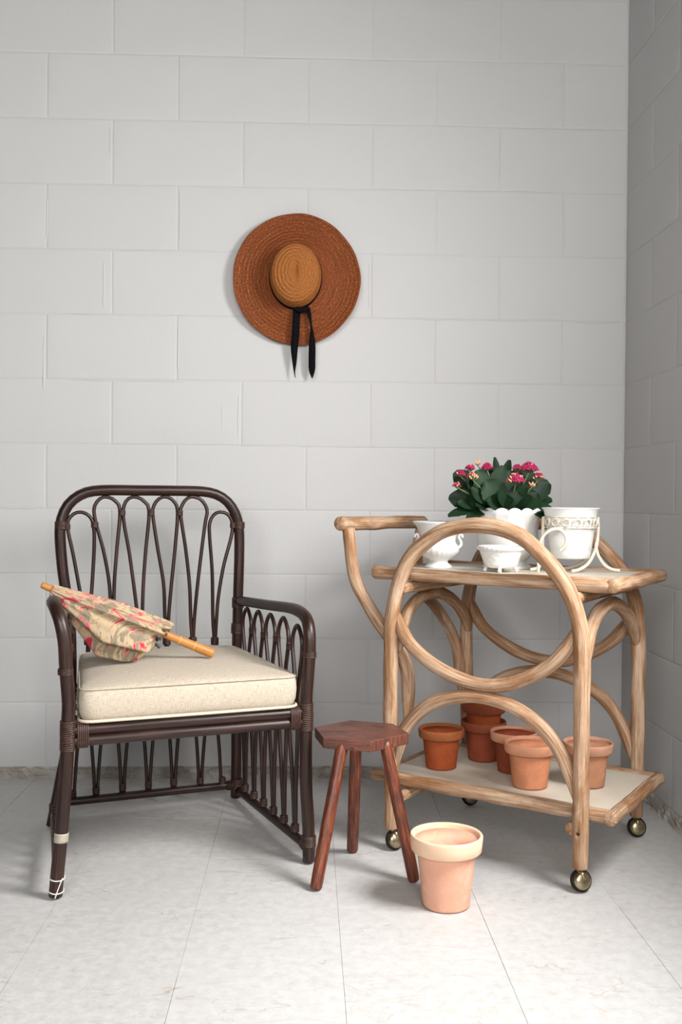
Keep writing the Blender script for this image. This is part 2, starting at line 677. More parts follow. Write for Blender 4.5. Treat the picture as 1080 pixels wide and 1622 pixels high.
def block_mesh(L, H, var):
    """painted block, front face towards -Y, edges rounded over by paint and slightly uneven"""
    nx = max(4, int(L / .05))
    nz = 4
    g = G()
    xs = [-L / 2, -L / 2 + .0015, -L / 2 + .006] + [-L / 2 + .006 + (L - .012) * i / nx for i in range(1, nx)] + [L / 2 - .006, L / 2 - .0015, L / 2]
    zs = [-H / 2, -H / 2 + .0015, -H / 2 + .006] + [-H / 2 + .006 + (H - .012) * i / nz for i in range(1, nz)] + [H / 2 - .006, H / 2 - .0015, H / 2]
    V, Fc, UV = [], [], []
    for zi, z in enumerate(zs):
        for xi, x in enumerate(xs):
            e = min(min(xi, len(xs) - 1 - xi), min(zi, len(zs) - 1 - zi))
            y = {0: .0010, 1: .0003, 2: 0.0}.get(e, 0.0)
            if e <= 1:
                y += .0006 * noise.noise(Vector((x * 30 + var * 7, z * 30, var)))
            else:
                y += 0.0006 * noise.noise(Vector((x * 9 + var * 13, z * 9, var * 3)))
            jx = .0009 * noise.noise(Vector((z * 25, var * 5, 1))) if xi in (0, 1, len(xs) - 2, len(xs) - 1) else 0
            jz = .0009 * noise.noise(Vector((x * 25, var * 5, 2))) if zi in (0, 1, len(zs) - 2, len(zs) - 1) else 0
            V.append((x + jx, y, z + jz))
    w = len(xs)
    for a in range(len(zs) - 1):
        for b in range(w - 1):
            Fc.append([a * w + b, a * w + b + 1, (a + 1) * w + b + 1, (a + 1) * w + b])
            UV.append([(V[k][0], V[k][2]) for k in Fc[-1]])
    return g.add(V, Fc, UV)


bcache = {}


def block(parent, s0, s1, z0, z1, side):
    L, H = s1 - s0 - GAP, z1 - z0 - GAP
    key = (round(L, 3), round(H, 3), random.randrange(4))
    if key not in bcache:
        t = make('block', block_mesh(L, H, random.random() * 10), M_BLOCK)
        bcache[key] = t.data
        bpy.data.objects.remove(t)
    o = bpy.data.objects.new('block', bcache[key])
    C.objects.link(o)
    d = random.uniform(-.0008, .0000)
    if side == 'back':
        o.location = ((s0 + s1) / 2, d, (z0 + z1) / 2)
    else:
        o.location = (d, -(s0 + s1) / 2, (z0 + z1) / 2)
        o.rotation_euler = (0, 0, -PI / 2)
    o.parent = parent


ZTOP = Z0 + BH * NC
wall_b = struct(make('wall_back', box(-4.2, .25, .0009, .20, -.01, ZTOP), M_MORTAR, smooth=False))
g = box(.0009, .12, WIN_Y0, .0013, -.01, ZTOP)
box(.0009, .12, -4.6, WIN_Y1, -.01, ZTOP, g)
box(.0009, .12, WIN_Y1, WIN_Y0, -.01, WIN_Z0, g)
box(.0009, .12, WIN_Y1, WIN_Y0, WIN_Z1, ZTOP, g)
wall_r = struct(make('wall_right', g, M_MORTAR, smooth=False))
for c in range(NC):
    z0, z1 = Z0 + BH * c, Z0 + BH * (c + 1)
    half = (c % 2 == 0)
    x = 0.0
    x -= BL / 2 if half else BL
    block(wall_b, x, -.001, z0, z1, 'back')
    while x > -3.6:
        block(wall_b, x - BL, x, z0, z1, 'back')
        x -= BL
    s = .001
    e = BL + .036 if half else BL / 2 + .036
    while s < 1.24:
        e2 = min(e, 1.25)
        if e2 - s > .05:
            block(wall_r, s, e2, z0, z1, 'right')
        s, e = e2, e2 + BL
# beads of paint and mortar standing proud on some of the joints (pixel ends on the back wall)
for (x0, y0, x1, y1) in ((70, 515, 69, 630), (889, 108, 888, 200), (165, 402, 164, 494), (791, 210, 791, 300), (378, 612, 377, 702), (283, 505, 282, 598), (585, 405, 584, 500), (893, 312, 894, 402),
                         (600, 97, 960, 103), (376, 94, 575, 96), (785, 205, 990, 208), (520, 199, 770, 202), (560, 301, 900, 306), (95, 602, 310, 605), (105, 497, 310, 501), (380, 706, 870, 710), (170, 398, 310, 398),
                         (900, 511, 990, 513), (640, 506, 860, 510), (560, 1114, 640, 1115), (230, 1112, 420, 1114), (0, 805, 60, 806), (175, 195, 175, 262), (75, 305, 74, 385), (286, 300, 285, 388), (352, 632, 352, 700)):
    a_, b_ = at_y(x0, y0, .0015), at_y(x1, y1, .0015)
    m_ = [a_.lerp(b_, k / 5) + Vector((random.uniform(-.0006, .0006), random.uniform(-.0004, .0004), random.uniform(-.0006, .0006))) for k in range(6)]
    make('mortar_bead', tube(m_, [.0012] + [.0030] * 4 + [.0012], 24, 8), M_BLOCK, wall_b)

wf = G()
for (a, b, c, d) in ((WIN_Y1, WIN_Y1 + .04, WIN_Z0, WIN_Z1), (WIN_Y0 - .04, WIN_Y0, WIN_Z0, WIN_Z1), (WIN_Y1 + .04, WIN_Y0 - .04, WIN_Z0, WIN_Z0 + .04), (WIN_Y1 + .04, WIN_Y0 - .04, WIN_Z1 - .04, WIN_Z1)):
    box(.03, .09, a, b, c, d, wf)
struct(make('window_1', wf, M_FRAME, smooth=False))

# crumbled mortar strip where the walls meet the floor
def crust(name, n, fn, w0):
    g = G()
    V, Fc = [], []
    rows = 7
    for i in range(n + 1):
        for k in range(rows):
            q = k / (rows - 1)
            h = .033 * (1 - q) ** .9
            out = .004 + w0 * q
            s = i / n
            nz = noise.noise(Vector((s * n * .35, k * .7, w0 * 50))) + .6 * noise.noise(Vector((s * n * .9, k * 1.3, 4)))
            h2 = max(-.001, h + .008 * nz * (0.35 if k == 0 else 1)) if k < rows - 1 else -.002
            out2 = max(.0005, out + .006 * nz) if k else -.003
            V.append(fn(s, out2, h2))
    for i in range(n):
        for k in range(rows - 1):
            Fc.append([i * rows + k, i * rows + k + 1, (i + 1) * rows + k + 1, (i + 1) * rows + k])
    g.add(V, Fc)
    return struct(make(name, g, M_CRUST, smooth=False))


crust('trim_1', 420, lambda s, o, h: (-3.6 + 3.6 * s, -o, h), .020)
crust('trim_2', 140, lambda s, o, h: (-o, -1.60 * s, h), .014)

# ------------------------------------------------------------------ the bentwood serving cart
NR = Vector((-.391, -.943, 0))
UA = Vector((math.cos(math.radians(145.5)), math.sin(math.radians(145.5)), 0))
VA = Vector((math.cos(math.radians(55.5)), math.sin(math.radians(55.5)), 0))
CA, CB = .488, .44


def K(a, b, z):
    return NR + UA * a + VA * b + Z3 * z


cart = thing('serving_cart', 'weathered bentwood serving cart with two trays and brass casters', 'cart', K(CA / 2, CB / 2, 0))
arch = [(.488, .058), (.489, .18), (.492, .30), (.493, .391), (.494, .47), (.494, .549), (.488, .607), (.477, .657), (.451, .721), (.416, .763), (.362, .800), (.300, .817), (.243, .820), (.188, .811), (.139, .789), (.082, .738), (.036, .680), (.011, .618), (.003, .564), (.001, .493), (.001, .388), (.001, .22), (.001, .058)]
hang = [(.482, .600), (.466, .558), (.438, .519), (.387, .482), (.316, .452), (.243, .441), (.178, .450), (.122, .474), (.074, .507), (.038, .546), (.018, .590)]
low = [(.477, .215), (.470, .262), (.452, .312), (.396, .370), (.328, .401), (.253, .411), (.171, .399), (.101, .362), (.056, .316), (.027, .258), (.016, .205)]
for b, inn in ((0.0, 1), (CB, -1)):
    make('side_arch', tube([K(a, b, z) for a, z in arch], [.0175] * 3 + [.0185] * (len(arch) - 6) + [.0185, .0185, .0175], 90, 16, wob=.14, cap=.35), M_WOOD, cart)
    make('hanging_arc', tube([K(a, b + inn * .004, z) for a, z in hang], [.008] + [.0165] * (len(hang) - 2) + [.008], 44, 16, wob=.12), M_WOOD, cart)
    make('lower_arch', tube([K(a, b + inn * .004, z) for a, z in low], [.006, .0155] + [.0165] * (len(low) - 4) + [.0155, .005], 44, 16, wob=.12), M_WOOD, cart)
ends = [(.020, .500), (.032, .540), (.060, .584), (.105, .614), (.165, .630), (.228, .632), (.300, .614), (.360, .585), (.405, .549), (.430, .510)]
for a in (0.004, .484):
    make('end_arch', tube([K(a, b, z) for b, z in ends], [.010] + [.0165] * (len(ends) - 2) + [.010], 40, 16, wob=.12), M_WOOD, cart)
ha = [(.629, .800), (.624, .760), (.619, .720), (.601, .659), (.571, .606), (.538, .557), (.508, .518), (.478, .482), (.464, .440), (.462, .380), (.464, .30)]
make('handle_arm', tube([K(a, .012 + .022 * min(1, max(0, (.60 - a) / .08)), z) for a, z in ha], [.0165] * (len(ha) - 1) + [.008], 44, 16, wob=.12), M_WOOD, cart)
ha2 = [(.638, .800), (.650, .740), (.650, .680), (.632, .612), (.588, .569), (.546, .518), (.520, .471), (.508, .428), (.503, .380), (.498, .32)]
make('handle_arm', tube([K(a, CB - .012 - .008 * min(1, max(0, (.60 - a) / .08)), z) for a, z in ha2], [.0165] * (len(ha2) - 1) + [.008], 44, 16, wob=.12), M_WOOD, cart)
make('handle_bar', tube([K(.640, -.012, .817), K(.643, .15, .815), K(.645, .30, .816), K(.645, CB + .012, .814)], .0185, 30, 18, wob=.1, cap=.25), M_WOOD, cart)
for zt, kk in ((.690, 0), (.170, 1)):
    make('tray_board', obox(K(.245, .218, zt + .004), UA, VA, Z3, .298, .183, .006, .001), M_BOARD, cart, smooth=False)
    r = .0165
    # near rail, far rail, right end rail
    make('edge_rail', tube([K(.560, .035, zt + .003), K(.35, .035, zt + .001), K(.1, .035, zt), K(-.056, .035, zt)], r, 44, 14, wob=.16, cap=.5), M_WOOD, cart)
    make('edge_rail', tube([K(.545, .404, zt + .004), K(.3, .404, zt + .003), K(.1, .404, zt + .003), K(-.054, .404, zt + .003)], .0135, 40, 14, wob=.14, cap=.4), M_WOOD, cart)
    make('edge_rail', tube([K(-.060, .022, zt), K(-.061, .15, zt), K(-.060, .30, zt), K(-.060, .418, zt)], r, 36, 14, wob=.16, cap=.25), M_WOOD, cart)
    make('edge_rail', tube([K(.544, .06, zt + .002), K(.544, .20, zt + .001), K(.544, .41, zt + .002)], .0125, 30, 14, wob=.14, cap=.3), M_WOOD, cart)
    for a in (.022, .462):
        make('cross_bar', tube([K(a, .0, zt - .031), K(a, .2, zt - .030), K(a, CB, zt - .031)], .0145, 24, 14, wob=.12, cap=.2), M_WOOD, cart)


def caster(a, b, turn, tilt=.25):
    base = K(a, b, 0)
    c = make('caster_stem', tube([base + Z3 * .064, base + Z3 * .046], .0045, 5, 10, cap=.1), M_STEEL, cart)
    d = Vector((math.cos(turn), math.sin(turn), 0))           # wheel faces this way
    sd = Vector((-d.y, d.x, 0))
    axis = (d * math.cos(tilt) + Z3 * math.sin(tilt)).normalized()
    upv = (Z3 - axis * axis.z).normalized()
    sv = axis.cross(upv)
    cen = base + sd * .006 + Z3 * .0262
    R = .0245

    def shell(sign, prof, g=None):
        g = g or G()
        n = 24
        V, Fc = [], []
        for (rr, h) in prof:
            for k in range(n):
                th = 2 * PI * k / n
                V.append(cen + (upv * math.cos(th) + sv * math.sin(th)) * rr + axis * sign * h)
        for i in range(len(prof) - 1):
            for k in range(n):
                Fc.append([i * n + k, i * n + (k + 1) % n, (i + 1) * n + (k + 1) % n, (i + 1) * n + k])
        Fc.append([(len(prof) - 1) * n + k for k in range(n)])
        return g.add(V, Fc)
    make('wheel_tread', shell(1, [(.012, -.006), (R, -.0055), (R + .0012, 0), (R, .0045), (.012, .005)]), M_DARK, c)
    gg = shell(1, [(R * .88, .0035), (R * .86, .0065), (R * .78, .0115), (R * .55, .0145), (R * .28, .016), (.001, .0163)])
    shell(-1, [(R * .88, .0035), (R * .84, .0065), (R * .7, .010), (R * .4, .012), (.001, .0125)], gg)
    make('wheel_cap', gg, M_BRASS, c)
    make('horn', tube([base + Z3 * .048, base + axis * .011 + Z3 * .042 + sd * .003, cen + axis * .0155 + upv * .004], [.0048, .005, .0035], 10, 8), M_BRASS, c)
    return c


caster(.004, 0, math.radians(-75), .3)
caster(CA - .004, 0, math.radians(-60), .28)
caster(.006, CB, math.radians(-85), .25)
caster(CA - .004, CB, math.radians(-70), .25)
near_arch = [o for o in cart.children if o.name.startswith('side_arch')][0]
bore = make('bore', tube([K(.001, -.03, .136), K(.001, .004, .136)], .0042, 6, 16, cap=0), M_WOOD, cart)
bm_ = near_arch.modifiers.new('bore', 'BOOLEAN')
bm_.operation, bm_.solver, bm_.object = 'DIFFERENCE', 'EXACT', bore
bpy.context.view_layer.update()
near_arch.data = bpy.data.meshes.new_from_object(near_arch.evaluated_get(bpy.context.evaluated_depsgraph_get()))
near_arch.modifiers.clear()
bpy.data.objects.remove(bore)

# ------------------------------------------------------------------ the rattan armchair
CO = Vector((-1.0, -.755, 0))
CX = Vector((math.cos(math.radians(-159.8)), math.sin(math.radians(-159.8)), 0))
CY = Vector((math.cos(math.radians(110.2)), math.sin(math.radians(110.2)), 0))


def H(a, b, z):
    return CO + CX * a + CY * b + Z3 * z


def HB(x, y, b=.56):
    """a pixel on the chair's back plane"""
    return on_plane(x, y, H(0, b, 0), CY)


BK = .56
chair = thing('rattan_armchair', 'dark brown rattan armchair with looped cane back', 'armchair', H(.287, .28, 0))
RP = .0150
# back frame: both back legs and the bowed top in one pole
bf = [(.018, BK + .012, .004), (.020, BK, .12), (.021, BK, .30), (.020, BK, .45), (.018, BK, .584), (.015, BK, .713), (.017, BK, .796), (.033, BK, .846), (.067, BK, .882), (.118, BK, .898), (.21, BK, .900), (.308, BK, .900), (.413, BK, .899), (.464, BK, .888), (.501, BK, .858), (.519, BK, .815), (.522, BK, .772), (.515, BK, .685), (.503, BK, .599), (.493, BK, .512), (.491, BK, .36), (.498, BK, .22), (.520, BK - .03, .12), (.548, BK - .07, .004)]
make('back_frame', tube([H(*p) for p in bf], RP, 110, 14, cap=.2), M_RAT, chair)
# arms running forward and bending down into the front legs
armR = [(.016, BK - .012, .582), (.012, .46, .586), (.008, .30, .594), (.004, .16, .602), (.002, .085, .602), (.0, .032, .590), (.001, .006, .562), (.002, .0, .511), (.006, 0, .450), (.009, 0, .399), (.010, 0, .295), (.008, 0, .18), (.002, 0, .096), (0, 0, .006)]
make('arm_and_front_leg', tube([H(*p) for p in armR], [.0140] * 4 + [.0150] * 10, 70, 14, cap=.2), M_RAT, chair)
armL = [(.500, BK - .012, .592), (.520, .46, .600), (.545, .32, .612), (.572, .18, .632), (.590, .085, .642), (.590, .032, .634), (.582, .006, .606), (.574, 0, .560), (.571, 0, .506), (.565, 0, .430), (.566, 0, .391), (.567, 0, .337), (.571, 0, .255), (.576, 0, .186), (.581, 0, .120), (.587, 0, .06), (.591, 0, .006)]
make('arm_and_front_leg', tube([H(*p) for p in armL], [.0140] * 4 + [.0150] * 13, 76, 14, cap=.2), M_RAT, chair)
# looped canes of the back, traced loop by loop (left side, top, right side)
loops = [
    [(139, 1018), (137, 985), (129, 949), (116, 879), (107, 835), (112, 818), (126, 811), (141, 817), (148, 833), (149, 870), (144, 953), (141, 985), (140, 1018)],
    [(177, 1018), (176, 985), (173, 925), (164, 873), (152, 829), (149, 805), (157, 791), (168, 787), (182, 793), (190, 810), (185, 870), (181, 925), (180, 985), (179, 1018)],
    [(221, 1018), (219, 985), (206, 884), (197, 833), (195, 808), (201, 792), (213, 787), (227, 793), (236, 810), (231, 870), (227, 925), (225, 985), (223, 1018)],
    [(263, 1018), (261, 977), (259, 925), (250, 870), (242, 816), (244, 800), (252, 790), (261, 787), (272, 791), (281, 808), (278, 860), (271, 930), (267, 977), (265, 1018)],
    [(304, 1018), (302, 979), (300, 925), (294, 870), (286, 814), (289, 799), (297, 789), (306, 787), (319, 792), (328, 808), (325, 828), (320, 866), (313, 925), (308, 977), (306, 1018)],
    [(339, 1018), (337, 977), (336, 907), (332, 851), (332, 829), (339, 815), (350, 811), (362, 816), (368, 830), (366, 851), (354, 897), (346, 944), (343, 979), (341, 1018)],
]
for lp in loops:
    pts = [HB(*p) for p in lp]
    b0 = (pts[0] + pts[-1]) / 2
    foot = Vector((b0.x, b0.y, .36))
    pl = pts[0] - b0
    pts = [foot + pl.normalized() * .0045] + pts + [foot - pl.normalized() * .0045]
    make('back_loop', tube(pts, .0052, 90, 8), M_RAT, chair)
    make('binding', wrap(b0 + Z3 * .005, Z3, .0098, .022, 6), M_WRAP, chair)
for (x, y) in ((106, 834), (150, 831), (193, 812), (239, 812), (284, 812), (369, 832)):
    p = HB(x, y)
    make('binding', wrap(p, Z3, .0085 if x not in (106, 369) else .0075, .015, 5), M_WRAP, chair)
for x, y in ((97, 832), (378, 832)):
    make('binding', wrap(HB(x, y), Z3, RP + .001, .020, 6), M_WRAP, chair)
# seat frame
for z in (.367, .343):
    make('front_rail', tube([H(.020, 0, z), H(.3, -.001, z), H(.556, 0, z)], .0132, 24, 12, cap=.2), M_RAT, chair)
make('seat_rail', tube([H(.012, 0, .355), H(.020, BK, .355)], .0125, 12, 12), M_RAT, chair)
make('seat_rail', tube([H(.565, 0, .355), H(.491, BK, .355)], .0125, 12, 12), M_RAT, chair)
make('seat_rail', tube([H(.020, BK, .355), H(.491, BK, .355)], .0125, 12, 12), M_RAT, chair)
for b in (.12, .25, .38, .50):
    w0, w1 = .012 + .008 * b / BK, .565 - .074 * b / BK
    make('seat_slat', tube([H(w0, b, .366), H(w1, b, .366)], .008, 10, 8), M_RAT, chair)
# bindings at the joints
for a, sgn in ((.010, 1), (.566, -1)):
    make('binding', wrap(H(a, 0, .356), Z3, RP + .0012, .066, 15), M_WRAP, chair)
    gg = G()
    for i in range(6):
        aa = a + sgn * (.020 + .0042 * i)
        pp = []
        for k in range(16):
            th = 2 * PI * k / 16
            pp.append(H(aa, .0155 * math.cos(th), .355 + .0275 * math.copysign(abs(math.sin(th)) ** .8, math.sin(th))))
        tube(pp, .0024, 24, 6, closed=True, g=gg)
    make('binding', gg, M_WRAP, chair)
for p, r in ((H(.002, 0, .505), .0158), (H(.572, 0, .497), .0158)):
    make('binding', wrap(p, Z3, r, .014, 4, .0016), M_WRAP, chair)
for p in (H(.018, BK, .575), H(.020, BK, .50), H(.500, BK, .59)):
    make('binding', wrap(p, Z3, RP + .001, .03, 8), M_WRAP, chair)
# bottom rails
make('bottom_rail', tube([H(.020, BK, .042), H(.504, BK - .01, .046)], .0115, 14, 12), M_RAT, chair)
make('bottom_rail', tube([H(.018, BK, .030), H(.002, .01, .040)], .0115, 14, 12), M_RAT, chair)
make('bottom_rail', tube([H(.540, BK - .06, .034), H(.586, .01, .060)], .0115, 14, 12), M_RAT, chair)
for p, l in ((H(.001, 0, .055), .026), (H(.019, BK, .045), .03), (H(.536, BK - .055, .045), .028)):
    make('binding', wrap(p, Z3, RP + .0012, l, 7), M_WRAP, chair)
for b0, d in ((H(.0015, .020, .04), H(0, 1, 0) - H(0, 0, 0)), (H(.019, BK - .022, .032), CY), (H(.040, BK, .042), CX)):
    make('binding', wrap(b0, d, .013, .016, 4), M_WRAP, chair)
# lower panels: pairs of canes spreading upwards from the bottom rails
for i, (x, y) in enumerate(((115, 1260), (152, 1254), (194, 1248), (235, 1244), (275, 1240), (317, 1238), (352, 1238))):
    p = HB(x, y)
    gv = G()
    lft, rgt = CX * .029, -CX * .029
    if i == 0:
        lft = None
    if i == 6:
        rgt = None
    for d in (lft, rgt):
        if d is None:
            continue
        e = d.normalized() * .004
        tube([p + e - Z3 * .012, p + e * 1.2 + Z3 * .02, p + d * .40 + Z3 * .12, p + d * .78 + Z3 * .22, p + d * .9 + Z3 * .285], .0050, 24, 8, g=gv)
    make('lower_cane', gv, M_RAT, chair)
    make('binding', wrap(p + Z3 * .004, Z3, .0085, .018, 5), M_WRAP, chair)


def side_panel(base0, base1, top0, top1, mid0, mid1, n, arm):
    """canes of a side panel: low V pairs under the seat and loops under the arm"""
    for i in range(n):
        t = (i + .75) / (n + .5)
        p = base0.lerp(base1, t)
        tp = top0.lerp(top1, t)
        d = (top1 - top0).normalized()
        gv = G()
        for s in (-1, 1):
            q = tp + d * s * .030
            tube([p + d * s * .004, p.lerp(tp, .10) + d * s * .005, p.lerp(q, .45) - d * s * .001, p.lerp(q, .8) + d * s * .003, q], .0052, 22, 8, g=gv)
        make('side_cane', gv, M_RAT, chair)
        make('binding', wrap(p.lerp(tp, .05), Z3, .0088, .02, 5), M_WRAP, chair)
    for i in range(5):
        t = (i + .62) / 5.55
        m = mid0.lerp(mid1, t)
        a = arm(t)
        d = (mid1 - mid0).normalized()
        w = .038 if i else .034
        h = a.z - m.z
        pts = [m - d * .004, m - d * .006 + Z3 * h * .2, m - d * w * .62 + Z3 * h * .48, m - d * w + Z3 * h * .74, m - d * w * .80 + Z3 * h * .89, a, m + d * w * .80 + Z3 * h * .89, m + d * w + Z3 * h * .74, m + d * w * .62 + Z3 * h * .48, m + d * .006 + Z3 * h * .2, m + d * .004]
        pts[5] = Vector((m.x, m.y, a.z))
        make('side_loop', tube(pts, .0052, 56, 8), M_RAT, chair)
        if i < 4:
            m2 = mid0.lerp(mid1, (i + 1.12) / 5.55)
            make('binding', wrap(m2 + Z3 * h * .72, Z3, .0085, .016, 5), M_WRAP, chair)


side_panel(H(.002, .03, .045), H(.018, BK - .02, .038), H(.010, .03, .345), H(.020, BK - .02, .345), H(.010, .0, .36), H(.020, BK, .36), 6,
           lambda t: H(.01, BK * t, .600 - .014 * t - .020 - (.010 if t < .15 else 0)))
side_panel(H(.584, .03, .064), H(.541, BK - .07, .04), H(.566, .03, .345), H(.494, BK - .02, .345), H(.566, 0, .36), H(.492, BK, .36), 6,
           lambda t: H(.56, BK * t, .636 - .044 * t - .020 - (.012 if t < .15 else 0)))
# repair on the front leg beside the wall side: tape band and white string at the foot
tp_ = H(.5795, 0, .134)
make('tape_band', tube([tp_ - Z3 * .010 + CX * .0006, tp_ + Z3 * .010 - CX * .0006], .0158, 6, 16, cap=.02), M_TAPE, chair)
gs = G()
for z, a in ((.046, .5875), (.018, .5895)):
    c = H(a, 0, z)
    tube([c + (CX * math.cos(t) + CY * math.sin(t)) * .0158 + Z3 * .003 * math.sin(t) for t in [2 * PI * k / 12 for k in range(12)]], .0014, 20, 6, closed=True, g=gs)
tube([H(.578, -.0150, .048), H(.586, -.0160, .03), H(.594, -.0150, .006)], .0013, 8, 6, g=gs)
make('foot_string', gs, M_STRING, chair)

# ------------------------------------------------------------------ seat cushion
cush_loc = H(.288, .26, .380)


def rounded_quad(corners, r, n=10):
    out = []
    m = len(corners)
    for i in range(m):
        p0, p1, p2 = (Vector(corners[i - 1]), Vector(corners[i]), Vector(corners[(i + 1) % m]))
        d0, d1 = (p0 - p1).normalized(), (p2 - p1).normalized()
        a, b = p1 + d0 * r, p1 + d1 * r
        for k in range(n):
            t = k / (n - 1)
            out.append(a.lerp(p1, t).lerp(p1.lerp(b, t), t))
    return out


def resample(poly, n):
    L = [0.0]
    P_ = list(poly) + [poly[0]]
    for a, b in zip(P_, P_[1:]):
        L.append(L[-1] + (b - a).length)
    out, j = [], 0
    for i in range(n):
        s_ = L[-1] * i / n
        while j < len(L) - 2 and L[j + 1] <= s_:
            j += 1
        out.append(P_[j].lerp(P_[j + 1], (s_ - L[j]) / max(1e-9, L[j + 1] - L[j])))
    return out


per = resample(rounded_quad([(.541, -.012, 0), (.036, -.012, 0), (.044, .525, 0), (.470, .525, 0)], .035), 120)
cen = Vector((.285, .25, 0))
cush = thing('seat_cushion', 'cream linen box cushion with piped edges on the rattan armchair', 'cushion', cush_loc)
prof = [(.30, .3795), (.03, .3795), (.008, .381), (.000, .390), (-.006, .405), (-.008, .425), (-.006, .443), (-.001, .455), (.03, .4595), (.10, .4655), (.22, .4720), (.38, .4770), (.55, .4795), (.75, .4805), (.93, .481)]
V, Fc, UV = [], [], []
n = len(per)
for (ins, z) in prof:
    for k, p in enumerate(per):
        if ins < .03:
            d = (p - cen).normalized()
            q = p - d * ins
        else:
            q = p.lerp(cen, ins)
        if ins >= .03 and z > .4:
            lo_a, hi_a = .036 + .008 * (q.y + .012) / .537, .541 - .071 * (q.y + .012) / .537
            uu = min(1, max(0, (q.x - lo_a) / (hi_a - lo_a)))
            vv = min(1, max(0, (q.y + .012) / .537))
            z = .4560 + .0245 * max(0.0, (1 - abs(2 * uu - 1) ** 2.6) * (1 - abs(2 * vv - 1) ** 2.6)) ** .62
        zz = z + (.0018 * noise.noise(Vector((q.x * 12, q.y * 12, 3))) if z > .44 else 0)
        V.append(H(q.x, q.y, zz))
lens = [0]
for a, b in zip(per, per[1:] + per[:1]):
    lens.append(lens[-1] + (b - a).length)
for i in range(len(prof) - 1):
    for k in range(n):
        k2 = (k + 1) % n
        Fc.append([i * n + k2, i * n + k, (i + 1) * n + k, (i + 1) * n + k2])
        if prof[i][0] < .02 or prof[i + 1][0] < .02:
            UV.append([(lens[k + 1], prof[i][1]), (lens[k], prof[i][1]), (lens[k], prof[i + 1][1]), (lens[k + 1], prof[i + 1][1])])
        else:
            idx = Fc[-1]
            UV.append([((V[j] - CO).dot(CX), (V[j] - CO).dot(CY)) for j in idx])
Fc.append([k for k in range(n)])
UV.append([(0, 0)] * n)
Fc.append([(len(prof) - 1) * n + k for k in range(n)][::-1])
UV.append([((V[j] - CO).dot(CX), (V[j] - CO).dot(CY)) for j in Fc[-1]])
make('cushion_body', G().add(V, Fc, UV), M_LINEN, cush)
for zz, off in ((.386, .006), (.4555, .0045)):
    make('piping', tube([H(*(p + (p - cen).normalized() * off).xy, zz) for p in per], 0.0036 if zz < .4 else .0014, 160, 8, closed=True), M_PIPING if zz < .4 else M_LINEN, cush)

# ------------------------------------------------------------------ folded parasol leaning on the arm
T0 = H(.597, .212, .668)
T1 = H(.196, .172, .4925)
ax = (T1 - T0).normalized()
PL = (T1 - T0).length
upn = (Z3 - ax * ax.z).normalized()
sdn = ax.cross(upn)
par = thing('parasol', 'small folded floral parasol with honey bamboo handle', 'parasol', T1 - Z3 * .012)


def A(s, u=0, w=0):
    return T0 + ax * (PL * s) + upn * u + sdn * w


make('tip', tube([A(-.012), A(.075)], [.0078, .0090], 10, 14, cap=.3), M_BAMBOO, par)
make('shaft', tube([A(.06), A(.72)], .005, 8, 8), M_BAMBOO, par)
make('handle', tube([A(.665), A(.80), A(1.0)], [.0088, .0105, .0128], 24, 18, cap=.15), M_BAMBOO, par)
for s, r in ((.795, .0109), (.885, .0118)):
    make('bamboo_node', tube([A(s) + (upn * math.cos(t) + sdn * math.sin(t)) * (r - .0002) for t in [2 * PI * k / 12 for k in range(12)]], .0012, 24, 6, closed=True), M_NODE, par)
# canopy: pleated, hanging below the shaft, gathered at the hem
V, Fc, UV = [], [], []
NTH, NS = 128, 30
Rmax = .050
for i in range(NS + 9):
    for k in range(NTH):
        th = 2 * PI * k / NTH
        c_, s_ = math.cos(th), math.sin(th)       # c_: up, s_: sideways
        hem = .66 + .05 * max(0, c_) ** 2 - .07 * max(0, -c_) + .025 * math.cos(8 * th + .6)
        if i <= NS:
            q = i / NS
            s = .045 + (hem - .045) * q
            f = s / .40
            dn = .0085 + .086 * min(1, f) ** 1.1 - .030 * max(0, f - 1)
            upw = .0085 + .020 * min(1, f)
            sw = .0085 + .044 * min(1, f) ** .9
            pleat = 1 + (.06 + .13 * q) * math.cos(8 * th + 1.3 * q + .7) + .05 * math.cos(19 * th + 3 * q)
        else:
            q2 = (i - NS) / 9
            s = hem + .03 * math.sin(q2 * PI) + (.64 - hem) * q2
            k_ = (1 - q2) ** 1.2
            dn, upw, sw = .078 * k_ + .012 * q2, .0285 * k_ + .010 * q2, .0525 * k_ + .010 * q2
            pleat = 1 + .24 * (1 - q2 * .5) * math.cos(8 * th + 2.0 + .5 * q2) + .12 * math.cos(23 * th)
        p_ = A(s, c_ * (dn if c_ < 0 else upw) * pleat, s_ * sw * pleat)
        if p_.z < .4825 and s > .15:
            p_.z = .4825 + .002 * (1 + math.sin(th * 9 + s * 30))
        V.append(p_)
for i in range(NS + 8):
    for k in range(NTH):
        k2 = (k + 1) % NTH
        Fc.append([i * NTH + k, i * NTH + k2, (i + 1) * NTH + k2, (i + 1) * NTH + k])
        UV.append([(.55 * (kk / NTH), ii * .0093) for kk, ii in ((k, i), (k + 1, i), (k + 1, i + 1), (k, i + 1))])
make('canopy', G().add(V, Fc, UV), M_FLORAL, par)
for k in range(8):
    th = 2 * PI * (k + .3) / 8
    c_, s_ = math.cos(th), math.sin(th)
    r0, r1 = .016, .021
    dn = 1.3 if c_ < 0 else .7
    make('rib_tip', tube([A(.62, c_ * r0 * dn - .008, s_ * r0), A(.68 + .012 * math.sin(k * 2.1), c_ * r1 * dn - .006, s_ * r1), A(.70 + .012 * math.sin(k * 2.1), c_ * (r1 + .002) * dn - .006, s_ * (r1 + .002))], [.0025, .0028, .0040], 10, 8), M_TIP, par)

